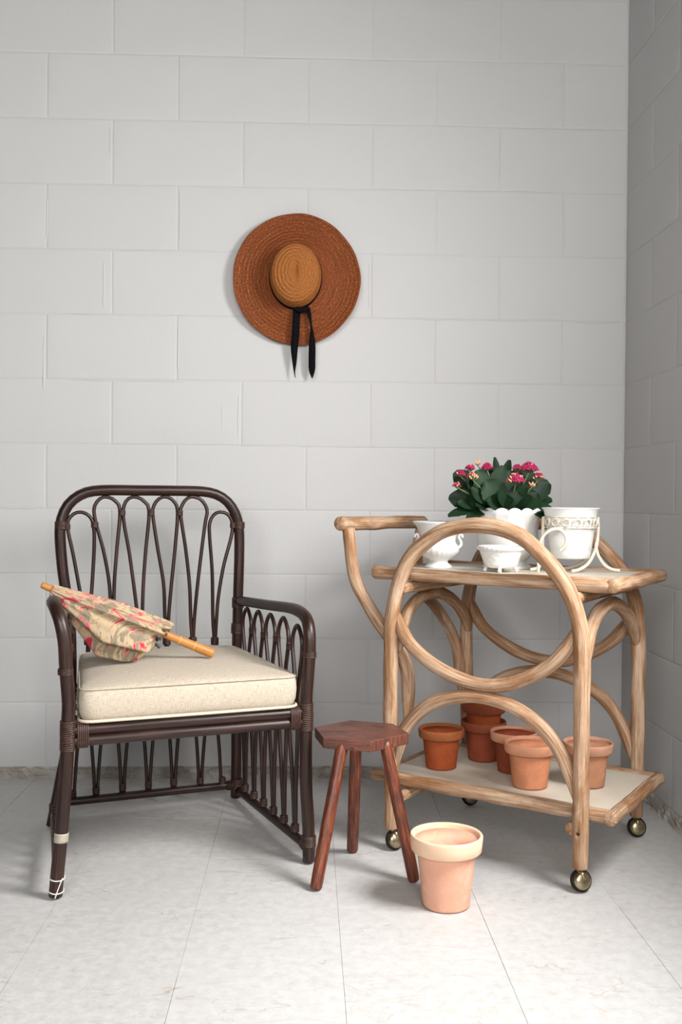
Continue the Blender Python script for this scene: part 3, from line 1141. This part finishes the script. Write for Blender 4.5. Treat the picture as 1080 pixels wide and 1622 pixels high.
# ------------------------------------------------------------------ three-legged stool
ZS = .325
sp = [at_z(*p, ZS) for p in ((498, 1151.5), (553, 1140.5), (623, 1146), (648, 1161.5), (588, 1174), (511.5, 1168))]
sc = sum(sp, Vector()) / 6
stool = thing('three_legged_stool', 'small reddish wooden stool with six-sided seat and three splayed legs', 'stool', Vector((sc.x, sc.y, 0)))
bm = bmesh.new()
TH = .0265
top = [bm.verts.new(p) for p in sp]
bot = [bm.verts.new((p - sc) * .985 + sc - Z3 * TH) for p in sp]
bm.faces.new(top[::-1])
bm.faces.new(bot)
for i in range(6):
    bm.faces.new([top[i], top[(i + 1) % 6], bot[(i + 1) % 6], bot[i]])
bmesh.ops.recalc_face_normals(bm, faces=bm.faces[:])
bmesh.ops.bevel(bm, geom=bm.edges[:], offset=.0022, segments=2, profile=.5, affect='EDGES')
bm.verts.index_update()
gdir = (sp[3] - sp[0]).normalized()
gper = Vector((-gdir.y, gdir.x, 0))
V = [v.co.copy() for v in bm.verts]
Fc = [[v.index for v in f.verts] for f in bm.faces]
UV = []
for f in bm.faces:
    if abs(f.normal.z) > .5:
        UV.append([((V[v.index] - sc).dot(gper), (V[v.index] - sc).dot(gdir)) for v in f.verts])
    else:
        t_ = Vector((-f.normal.y, f.normal.x, 0)).normalized()
        endg = abs(f.normal.dot(gdir)) > .55
        if endg:
            UV.append([((V[v.index] - sc).dot(t_) * .55, (V[v.index] - sc).z * .9) for v in f.verts])
        else:
            UV.append([((V[v.index] - sc).z, (V[v.index] - sc).dot(t_)) for v in f.verts])
bm.free()
make('seat', G().add(V, Fc, UV), M_SEAT, stool, smooth=False)
for (tx, ty), (bx_, by_) in (((536, 1187), (500, 1408)), ((563.5, 1186), (558, 1347)), ((621, 1186), (656, 1395))):
    foot = at_z(bx_, by_, .004)
    # where the leg enters the seat: on the line of sight, leaning from the foot towards the seat centre
    ct = Vector((sc.x, sc.y, ZS - .01))
    d = ray(tx, ty)
    z = ZS - TH + .002
    tp = CAM + d * ((z - CAM.z) / d.z)
    lean = foot.lerp(ct, .52)
    hit = Vector((tp.x, tp.y, z))
    if (hit - ct).xy.length > .088:
        hit = Vector((*(ct.xy + (hit - ct).xy.normalized() * .088), z))
    make('leg', tube([hit + (hit - foot).normalized() * .012, hit.lerp(foot, .5), foot + (hit - foot).normalized() * .012, foot], [.0138, .0145, .0138, .0118], 30, 16, wob=.06, cap=.15), M_LEG, stool)


# ------------------------------------------------------------------ terracotta pots
def pot(label, base, rr, h, mats, group=None, tilt=0.0, cat='pot', sx=.66):
    t = thing('terracotta_pot', label, cat, base, group)
    rb, rw = rr * sx, rr * .80
    bh = h * .235
    body = [(.0, .004), (rb * .93, .0015), (rb * .99, .002), (rb, .006)]
    for i in range(1, 9):
        q = i / 8
        body.append((rb + (rw - rb) * q, .006 + (h - bh + .002 - .006) * q))
    wob = random.random() * 9
    fn = lambda r, z, th, i: (r * (1 + .008 * math.sin(th * 2 + wob)), z)
    inner = [(rr * .86, h - bh * .3), (rw * .86, h - bh), (rb * .86, .012), (0.0, .011)]
    gb = lathe(body, 48, base, fn)
    lathe([(rw * .985, h - bh + .003), (rr * .87, h - bh * .6)] + inner, 48, base, fn, gb)
    make('body', gb, mats[0], t)
    rim = [(rw * .99, h - bh + .001), (rr * .93, h - bh), (rr * .965, h - bh + .003), (rr * .985, h - bh * .5), (rr, h - .006), (rr * .992, h - .0018), (rr * .97, h), (rr * .92, h - .001), (rr * .895, h - .005), (rr * .87, h - bh * .5), (rr * .85, h - bh * .95)]
    make('rim', lathe(rim, 48, base, fn), mats[1], t)
    return t


def tc(n, base, pale, a, dark=None):
    return terracotta(n, base, pale, a, dark)


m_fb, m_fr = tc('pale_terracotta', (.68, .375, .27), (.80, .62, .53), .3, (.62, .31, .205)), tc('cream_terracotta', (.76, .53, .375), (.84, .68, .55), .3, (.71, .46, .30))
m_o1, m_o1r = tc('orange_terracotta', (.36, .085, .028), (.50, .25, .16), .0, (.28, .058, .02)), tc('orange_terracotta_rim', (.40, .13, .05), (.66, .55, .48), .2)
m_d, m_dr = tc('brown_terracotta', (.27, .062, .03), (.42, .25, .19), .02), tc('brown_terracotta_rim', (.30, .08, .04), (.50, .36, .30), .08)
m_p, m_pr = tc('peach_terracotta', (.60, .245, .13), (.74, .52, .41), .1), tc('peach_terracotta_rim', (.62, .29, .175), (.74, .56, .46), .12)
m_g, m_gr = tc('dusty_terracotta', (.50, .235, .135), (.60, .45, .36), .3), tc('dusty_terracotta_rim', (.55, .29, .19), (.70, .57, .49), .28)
p = at_z(706, 1433, 0)
pot('pale pink terracotta pot with wide cream rim on the floor', Vector((p.x, p.y, 0)), .0785, .156, (m_fb, m_fr), sx=.655)
ZSH = .180
GP = 'small terracotta pots on the lower tray'
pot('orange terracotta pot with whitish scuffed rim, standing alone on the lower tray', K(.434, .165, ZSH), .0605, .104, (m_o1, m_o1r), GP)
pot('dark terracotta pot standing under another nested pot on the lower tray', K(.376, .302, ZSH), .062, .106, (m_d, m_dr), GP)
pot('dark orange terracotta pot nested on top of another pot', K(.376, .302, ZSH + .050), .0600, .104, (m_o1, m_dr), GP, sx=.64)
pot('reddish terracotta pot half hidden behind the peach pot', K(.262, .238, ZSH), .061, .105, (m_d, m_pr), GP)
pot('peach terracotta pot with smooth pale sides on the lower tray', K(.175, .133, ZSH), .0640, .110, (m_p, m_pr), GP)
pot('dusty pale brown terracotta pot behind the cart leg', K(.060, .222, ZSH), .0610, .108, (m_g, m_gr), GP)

# ------------------------------------------------------------------ white ware on the top tray
ZT = .700
# footed urn with scroll handles
b0 = K(.462, .195, ZT)
urn = thing('white_urn', 'white milk glass urn with fluted bowl and scroll handles', 'urn', b0)
up_ = [(0, .0), (.036, .0), (.037, .003), (.034, .007), (.0255, .013), (.0245, .018), (.030, .023), (.043, .031), (.052, .042), (.0535, .050), (.050, .060), (.0455, .067), (.0445, .073), (.047, .084), (.0525, .098), (.061, .112), (.068, .119), (.0695, .122), (.067, .1232), (.060, .114), (.050, .098), (.043, .08), (.042, .06), (.03, .035), (0, .03)]
make('bowl', lathe(up_, 96, b0, lambda r, z, th, i: (r * (1 + (.035 * abs(math.cos(th * 11)) * max(0, 1 - abs(z - .043) / .024) if i < 13 else 0)), z)), M_WHITE, urn)
for s in (-1, 1):
    o_ = rt * s
    o_ = Vector((o_.x, o_.y, 0)).normalized()
    hp = [b0 + o_ * r + Z3 * z for r, z in ((.046, .052), (.056, .056), (.060, .064), (.057, .074), (.053, .082), (.056, .088), (.062, .087), (.063, .081))]
    make('scroll_handle', tube(hp, [.005, .0045, .004, .0035, .0035, .0035, .0035, .004], 30, 10), M_WHITE, urn)

# large planter with scalloped rim
b0 = K(.312, .300, ZT)
planter = thing('scalloped_planter', 'large ivory footed planter with scalloped rim holding the flowering plant', 'planter', b0)
pp = [(0, 0), (.064, 0), (.066, .003), (.060, .009), (.050, .015), (.049, .020), (.058, .028), (.071, .042), (.078, .060), (.081, .080), (.0805, .100), (.083, .120), (.090, .142), (.0975, .160), (.0950, .1605), (.087, .142), (.079, .12), (.076, .09), (.070, .06), (0, .05)]
zr = .13


def scal(r, z, th, i):
    k = max(0, (z - zr) / (.160 - zr))
    sc_ = abs(math.sin(th * 9))
    return r * (1 + .012 * k * (1 - sc_)), z - k * .0075 * (1 - sc_ ** .7)


make('bowl', lathe(pp, 180, b0, scal), M_PLANTER, planter)
make('soil', lathe([(.079, .124), (.05, .128), (.0, .13)], 30, b0), M_SOIL, planter)

# little lattice dish on four feet
b0 = K(.268, .158, ZT)
dish = thing('lattice_dish', 'small white lattice-moulded glass dish on four little feet', 'dish', b0)
dp = [(0, .010), (.030, .010), (.037, .012), (.042, .020), (.0485, .040), (.0525, .050), (.0545, .0535), (.0595, .056), (.0605, .060), (.0595, .0645), (.056, .066), (.051, .064), (.045, .045), (.036, .02), (0, .018)]


def latt(r, z, th, i):
    if 2 <= i <= 6:
        u, v = th * 14, z * 300
        return r * (1 + .016 * max(0, 1 - abs(math.sin((u + v) / 2)) * 2.2) + .016 * max(0, 1 - abs(math.sin((u - v) / 2)) * 2.2)), z
    if 7 <= i <= 10:
        return r * (1 + .006 * math.cos(th * 30)), z
    return r, z


fine = []
for i, (a, b) in enumerate(zip(dp, dp[1:])):
    m_ = 8 if 3 <= i <= 4 else 1
    for k in range(m_):
        fine.append((a[0] + (b[0] - a[0]) * k / m_, a[1] + (b[1] - a[1]) * k / m_))
fine.append(dp[-1])


def latt2(r, z, th, i):
    if .014 < z < .049 and i < len(fine) - 6:
        return latt(r, z, th, 4)
    if z > .054:
        return latt(r, z, th, 8)
    return r, z


make('bowl', lathe(fine, 168, b0, latt2), M_WHITE, dish)
for k in range(4):
    th = math.radians(45 + 90 * k - 60)
    d = Vector((math.cos(th), math.sin(th), 0))
    make('foot', tube([b0 + d * .030 + Z3 * .016, b0 + d * .037 + Z3 * .009, b0 + d * .040 + Z3 * .003], [.006, .0045, .0055], 10, 10), M_WHITE, dish)

# white pot held in a cream wire stand
b0 = K(.128, .272, ZT)
lift = .034
cup = thing('white_flowerpot', 'plain white glass flowerpot held in the cream wire stand', 'pot', b0 + Z3 * lift)
cp = [(0, .003), (.044, 0), (.0485, .003), (.051, .018), (.0525, .026), (.0535, .0275), (.0545, .040), (.0625, .098), (.064, .106), (.0655, .110), (.068, .1215), (.0715, .1255), (.073, .1275), (.071, .129), (.067, .125), (.061, .100), (.05, .02), (0, .012)]
make('body', lathe(cp, 60, b0 + Z3 * lift), M_WHITE, cup)
stand = thing('wire_plant_stand', 'cream wire plant stand with ring of little loops and curled legs', 'plant stand', b0)
RR = .0650
zc = lift + .092
gr = G()
for dz in (-.0135, .0135):
    tube([b0 + Vector((math.cos(t), math.sin(t), 0)) * RR + Z3 * (zc + dz) for t in [2 * PI * k / 24 for k in range(24)]], .0016, 60, 6, closed=True, g=gr)
make('ring', gr, M_WIRE, stand)
for k in range(15):
    th = 2 * PI * k / 15 + .1
    d = Vector((math.cos(th), math.sin(th), 0))
    tg = Vector((-d.y, d.x, 0))
    c = b0 + d * (RR + .002) + Z3 * zc
    pts = []
    for j in range(15):
        a = 2 * PI * 1.45 * j / 14
        rr_ = .0115 - .0045 * j / 14
        pts.append(c + tg * rr_ * math.cos(a) + Z3 * rr_ * math.sin(a) + d * .0012 * j / 14)
    make('loop', tube(pts, .0017, 26, 6), M_WIRE, stand)
rgt = Vector((rt.x, rt.y, 0)).normalized()
fwd = Vector((fw.x, fw.y, 0)).normalized()


def leg(dirv, pts, r=.0042):
    gg = tube([b0 + dirv * p[0] + (dirv.cross(Z3)) * (p[2] if len(p) > 2 else 0) + Z3 * p[1] for p in pts], r, 40, 10)
    return make('leg', gg, M_WIRE, stand)


# right hand upright with a foot curling forward-left and one curling out right
dr = rgt
leg(dr, [(.069, zc + .012), (.070, zc - .02), (.067, .070), (.058, .046, .006), (.040, .022, .020), (.015, .008, .034), (-.005, .0045, .042)])
leg(dr, [(.069, .085), (.066, .060), (.072, .038, .004), (.086, .018, .006), (.104, .0075, .008), (.122, .0045, .010)])
leg(dr, [(.0665, .075), (.060, .050, -.006), (.035, .022, -.03), (.010, .0075, -.045), (-.010, .0045, -.05)])
# left hand upright ending in a large scroll standing away from the pot
dl = -rgt
leg(dl, [(.069, zc + .012), (.070, zc - .025), (.070, .060), (.066, .040, .0), (.070, .020, .004), (.084, .008, .004), (.100, .0045, .002)])
ff = -fwd
sc_pts = [(-.080, .004), (-.079, .030), (-.077, .055), (-.070, .078), (-.055, .094), (-.036, .099), (-.020, .090), (-.013, .072), (-.018, .055), (-.029, .046)]
make('scroll', tube([b0 + rgt * (x - .014) + ff * (.074 if x > -.06 else .066) + Z3 * (z + (.012 if z > .05 else .012 * z / .05)) for x, z in sc_pts], [.004] * 8 + [.0036, .0026], 44, 10), M_WIRE, stand)
make('scroll_tie', tube([b0 + rgt * -.050 + ff * .073 + Z3 * (.110), b0 + rgt * -.035 + ff * .060 + Z3 * (zc - .014)], .0026, 6, 8), M_WIRE, stand)

# ------------------------------------------------------------------ flowering plant in the planter
b0 = K(.312, .300, ZT)
pbase = b0 + Z3 * .128
plant = thing('flowering_plant', 'kalanchoe plant with dark glossy leaves and magenta flower heads', 'plant', pbase)
FWD = fwd


def leaf(base, tip, width, face, bend=.15, thick=.0016):
    width *= 1.28
    """thick rounded succulent leaf from base to tip, upper side turned towards face, margin lightly scalloped"""
    base, tip = Vector(base), Vector(tip)
    ln = (tip - base)
    L = ln.length
    l = ln / L
    nrm = (Vector(face) - l * Vector(face).dot(l)).normalized()
    sd = l.cross(nrm)
    g = G()
    nl, nw = 16, 6
    V, Fc, UV = [], [], []
    for side in (1, -1):
        for i in range(nl + 1):
            t = i / nl
            wd = width * (.08 + .92 * max(0.0, math.sin(PI * min(1, max(0, (t - .04) / .96)) ** 1.25)) ** .52) if t < .985 else width * .25
            if t < .12:
                wd = min(wd, width * .16 + width * t * 1.5)
            wd *= 1 + .05 * math.cos(t * 38)
            for k in range(nw + 1):
                w = (k / nw - .5) * 2
                cup_ = .09 * width * (w * w)
                arch_ = -bend * L * (t * t) + bend * L * .25 * math.sin(PI * t)
                V.append(base + l * (L * t) + sd * (w * wd * .5) + nrm * (arch_ + cup_ + side * thick * (1 - abs(w) ** 3)))
    o = (nl + 1) * (nw + 1)
    for s in (0, 1):
        for i in range(nl):
            for k in range(nw):
                q = [s * o + i * (nw + 1) + k, s * o + i * (nw + 1) + k + 1, s * o + (i + 1) * (nw + 1) + k + 1, s * o + (i + 1) * (nw + 1) + k]
                Fc.append(q if s else q[::-1])
                UV.append([((j % (nw + 1)) / nw, (j % o) // (nw + 1) / nl) for j in Fc[-1]])
    return make('leaf', g.add(V, Fc, UV), M_LEAF, plant)


PX = 1 / 590.0


def PP(x, y, dep=0.0):
    """a point near the plant seen at pixel (x, y), dep metres nearer than the planter axis"""
    c = pbase
    p = on_plane(x, y, c - FWD * dep, FWD)
    return p


ctr = pbase
# leaves read off the photograph: base pixel, tip pixel, width (m), depth of base, depth of tip, facing
tocam = -FWD
LV = [
    ((800, 808), (770, 762), .056, .045, .060, (0.0, .25)), ((775, 800), (757, 745), .040, .03, .045, (.15, .4)), ((775, 790), (798, 738), .034, .0, .01, (.1, .5)),
    ((820, 800), (870, 762), .050, .02, .02, (-.1, .3)), ((815, 802), (876, 806), .036, .035, .06, (.0, 1.2)), ((815, 798), (874, 789), .036, .01, .03, (.1, 1.0)),
    ((765, 805), (711, 812), .030, .035, .06, (0.0, 1.4)), ((768, 806), (740, 818), .026, .05, .075, (.2, 1.2)), ((760, 800), (713, 786), .046, .01, .02, (.2, .3)),
    ((760, 795), (722, 746), .050, -.01, -.01, (.2, .2)), ((770, 790), (742, 750), .044, .02, .03, (.1, .5)), ((830, 800), (866, 818), .024, .05, .07, (.2, 1.0)),
    ((800, 805), (832, 770), .040, .04, .055, (-.2, .7)), ((800, 805), (790, 778), .030, .06, .085, (.3, .8)), ((812, 806), (840, 786), .030, .05, .085, (-.3, 1.0)),
    ((790, 800), (812, 745), .045, -.01, -.01, (.0, .4)), ((800, 795), (846, 748), .045, -.02, -.03, (.0, .4)), ((785, 790), (788, 724), .020, -.02, -.02, (.5, .2)),
    ((790, 795), (806, 727), .022, -.03, -.04, (-.3, .3)), ((780, 800), (748, 772), .042, .04, .06, (.2, .6)), ((775, 806), (726, 796), .034, .03, .05, (.1, 1.0)),
    ((765, 808), (755, 800), .030, .06, .08, (0, 1.2)), ((820, 808), (855, 795), .036, .05, .075, (-.1, 1.1)), ((795, 806), (772, 792), .036, .06, .08, (.1, .8)),
    ((790, 806), (810, 790), .038, .055, .08, (-.1, .9)), ((800, 790), (826, 755), .04, .0, .0, (0, .5)), ((775, 785), (768, 740), .036, -.02, -.03, (0, .4)),
    ((820, 795), (858, 770), .044, -.03, -.05, (0, .6)), ((770, 795), (730, 765), .044, -.04, -.06, (0, .6)), ((790, 790), (770, 735), .04, -.05, -.08, (0, .6)),
    ((800, 790), (830, 740), .04, -.05, -.08, (0, .6)), ((785, 800), (745, 790), .040, -.04, -.07, (0, .9)), ((810, 800), (862, 788), .042, -.04, -.07, (0, .9)),
    ((790, 806), (786, 782), .046, .05, .065, (0, .5)), ((806, 806), (818, 778), .046, .05, .06, (0, .5)), ((770, 804), (745, 782), .046, .035, .045, (0, .5)), ((828, 804), (850, 780), .044, .02, .03, (0, .5)),
]
for (bx_, by_), (tx, ty), w, d0, d1, (fx, fz) in LV:
    b_ = PP(bx_, by_, d0)
    rad = (b_ - ctr)
    rad.z = 0
    if rad.length > .062:
        b_ = b_ - rad.normalized() * (rad.length - .062)
    leaf(b_, PP(tx, ty, d1), w, tocam + rgt * fx + Z3 * fz, random.uniform(.05, .18))


def flower_head(x, y, dep, rad, n, bud_share):
    c = PP(x, y, dep)
    s0 = ctr + (c - ctr) * .15
    s0.z = pbase.z
    st = make('flower_stem', tube([s0, s0.lerp(c, .5) + Z3 * .008, c - Z3 * .004], [.0022, .002, .0016], 12, 6), M_STEM, plant)
    gp, gb, gs_ = G(), G(), G()
    for i in range(n):
        t = (i + .5) / n
        ph = i * 2.39996
        rr_ = rad * math.sqrt(t)
        d = rgt * rr_ * math.cos(ph) + FWD * rr_ * math.sin(ph) * .9
        q = c + d + Z3 * (rad * .85 * (1 - t) + random.uniform(-.002, .002))
        nrm = (Z3 * .9 + d / rad * .9 + tocam * .35).normalized()
        tube([c - Z3 * .006, q - nrm * .003], .0008, 4, 4, g=gs_)
        u = nrm.orthogonal().normalized()
        v = nrm.cross(u)
        if random.random() < bud_share * (1.6 if nrm.dot(tocam) > .5 and q.z < c.z + rad * .3 else .5):
            tube([q - nrm * .003, q, q + nrm * .0045], [.0012, .0026, .0012], 6, 6, g=gb)
        else:
            rot = random.random() * 3
            V, Fc = [], []
            s = random.uniform(.0056, .0074)
            for k in range(4):
                a = rot + k * PI / 2
                dd = u * math.cos(a) + v * math.sin(a)
                pv = u * -math.sin(a) + v * math.cos(a)
                o = len(V)
                V += [q, q + dd * s * .55 + pv * s * .36 + nrm * .0012, q + dd * s + nrm * .0006, q + dd * s * .55 - pv * s * .36 + nrm * .0012]
                Fc.append([o, o + 3, o + 2, o + 1])
            gp.add(V, Fc)
            tube([q - nrm * .003, q + nrm * .0008], .0014, 3, 5, g=gp)
    h = make('flower_head', gp, M_PETAL, plant, props={'kind': 'stuff'})
    if gb.v:
        make('bud', gb, M_BUD, h, props={'kind': 'stuff'})
    make('pedicel', gs_, M_STEM, h, props={'kind': 'stuff'})


for a in ((817, 763, .075, .023, 60, .35), (838, 745, .02, .024, 56, .15), (853, 757, .045, .014, 26, .4), (771, 742, .0, .015, 30, .15), (745, 743, .02, .012, 26, .1), (748, 757, .07, .014, 30, .9),
          (729, 752, .02, .012, 20, .2), (724, 770, .045, .010, 18, .5), (842, 769, .05, .008, 10, 1.0), (757, 735, -.01, .007, 8, 1.0), (820, 743, -.02, .014, 24, .2)):
    flower_head(*a)

# ------------------------------------------------------------------ straw hat hanging on the wall
hc = at_y(470, 442, -.03)
hat = thing('straw_hat', 'wide-brimmed russet straw hat with black ribbon hanging on the wall', 'hat', Vector((hc.x, 0, hc.z)))
RB = .2015
RING = .0104
V, Fc, UV = [], [], []
nth = 160
brim = []
r = RB
N1 = 84
for i in range(N1 + 1):
    r = RB - (RB - .088) * i / N1
    brim.append(r)


def hat_y(r, th):
    q = (r - .088) / (RB - .088)
    y = .048 - .030 * math.sin(q * PI / 2) + .014 * q ** 3
    y += q * q * (.007 * math.cos(th * 2 + .6) + .005 * math.cos(th * 3 + 2.0))
    return max(.006, y)


def ridge(s):
    return .0022 * abs(math.sin(PI * s / RING)) ** .7


for sidee in (0, 1):
    for i, r in enumerate(brim):
        for k in range(nth):
            th = 2 * PI * k / nth
            wv = 1 + .004 * math.cos(2 * th + 1.2) + .004 * math.cos(5 * th) + .0025 * math.cos(13 * th)
            q = (r - .088) / (RB - .088)
            ex = 1 - .10 * (1 - q)
            y = hat_y(r, th) + (ridge(RB - r) if sidee == 0 else -.003)
            V.append(Vector((hc.x + r * ex * wv * math.cos(th) * .985, -y, hc.z + r * (1 + .015 * (1 - q)) * wv * math.sin(th) * 1.015)))
nb_ = len(brim)
for sidee in (0, 1):
    off = sidee * nb_ * nth
    for i in range(nb_ - 1):
        for k in range(nth):
            k2 = (k + 1) % nth
            q = [off + i * nth + k, off + i * nth + k2, off + (i + 1) * nth + k2, off + (i + 1) * nth + k]
            Fc.append(q if sidee else q[::-1])
            uv = {0: (k / nth, brim[i]), 1: ((k + 1) / nth, brim[i]), 2: ((k + 1) / nth, brim[i + 1]), 3: (k / nth, brim[i + 1])}
            lst = [uv[j] for j in range(4)]
            UV.append(lst if sidee else lst[::-1])
for k in range(nth):
    k2 = (k + 1) % nth
    Fc.append([k, k2, nb_ * nth + k2, nb_ * nth + k])
    UV.append([(k / nth, RB), ((k + 1) / nth, RB), ((k + 1) / nth, RB + .003), (k / nth, RB + .003)])
make('brim', G().add(V, Fc, UV), M_STRAW, hat)
# crown
V, Fc, UV = [], [], []
prof = []
for i in range(0, 31):
    t = i / 30
    prof.append((.0885 - .0075 * t, .040 + .060 * t))
for i in range(1, 46):
    a = (PI / 2) * i / 45
    prof.append((.081 * math.cos(a) ** .80 if i < 45 else .0004, .100 + .026 * math.sin(a)))
s = 0
prev = prof[0]
ss = []
for p_ in prof:
    s += math.hypot(p_[0] - prev[0], p_[1] - prev[1])
    ss.append(s)
    prev = p_
for i, (r, y) in enumerate(prof):
    for k in range(nth):
        th = 2 * PI * k / nth
        x, z = r * math.cos(th) * .90 * (.50 + .50 * min(1, r / .070)), r * math.sin(th) * 1.10
        rg = ridge(ss[i]) * 1.5
        dent = .009 * math.exp(-((x) / .008) ** 2 - ((z - .004) / .030) ** 2) if y > .1 else 0
        nx = 1 + rg / max(.02, r) if y < .105 else 1
        V.append(Vector((hc.x - .003 + x * nx, -(y + (rg if y >= .105 else 0) - dent), hc.z + .002 + z * nx)))
for i in range(len(prof) - 1):
    for k in range(nth):
        k2 = (k + 1) % nth
        Fc.append([i * nth + k, (i + 1) * nth + k, (i + 1) * nth + k2, i * nth + k2])
        UV.append([(k / nth, ss[i]), (k / nth, ss[i + 1]), ((k + 1) / nth, ss[i + 1]), ((k + 1) / nth, ss[i])])
make('crown', G().add(V, Fc, UV), M_STRAWC, hat)
# ribbon band round the foot of the crown
V, Fc = [], []
for rr_, yy in ((.0905, .044), (.0915, .046), (.0895, .062), (.0880, .0625)):
    for k in range(nth):
        th = 2 * PI * k / nth
        V.append(Vector((hc.x - .003 + rr_ * math.cos(th) * .905, -yy, hc.z + .002 + rr_ * math.sin(th) * 1.105)))
for i in range(3):
    for k in range(nth):
        Fc.append([i * nth + k, (i + 1) * nth + k, (i + 1) * nth + (k + 1) % nth, i * nth + (k + 1) % nth])
band = make('ribbon_band', G().add(V, Fc), M_RIBBON, hat)


def ribbon(pts, name='ribbon_tail'):
    """pts: (left px, right px, y px, depth left, depth right)"""
    V, Fc = [], []
    P_ = catmull(pts, 30)
    for (l, r_, y, dl_, dr_) in P_:
        a, b = at_y(l, y, -dl_), at_y(r_, y, -dr_)
        m = (a + b) / 2 - Vector((0, .0015, 0))
        V += [a, m, b, b + Vector((0, .0012, 0)), m + Vector((0, .0012, 0)), a + Vector((0, .0012, 0))]
    for i in range(len(P_) - 1):
        for k in range(6):
            Fc.append([i * 6 + k, i * 6 + (k + 1) % 6, i * 6 + 6 + (k + 1) % 6, i * 6 + 6 + k])
    return make(name, G().add(V, Fc), M_RIBBON, hat)


ribbon([(464, 477, 488, .060, .060), (463.5, 475, 505, .054, .050), (462, 474, 530, .046, .042), (460.5, 472, 548, .040, .036), (461, 471, 560, .036, .032), (463, 469.5, 575, .033, .031), (465, 467.5, 588, .031, .030), (467, 468, 598, .030, .030)])
ribbon([(484, 491, 487, .061, .059), (487, 493, 500, .056, .052), (491, 494, 514, .050, .046), (491, 496.5, 526, .045, .043), (489, 499.5, 545, .041, .037), (488.5, 499.5, 570, .037, .034), (489, 499, 586, .034, .032), (493.5, 495, 599, .032, .031)])
make('ribbon_knot', tube([at_y(468, 489, -.062), at_y(478, 491, -.065), at_y(488, 488, -.062)], [.008, .009, .007], 12, 10), M_RIBBON, hat)

for o in bpy.data.objects:
    if '_o' in o:
        del o['_o']
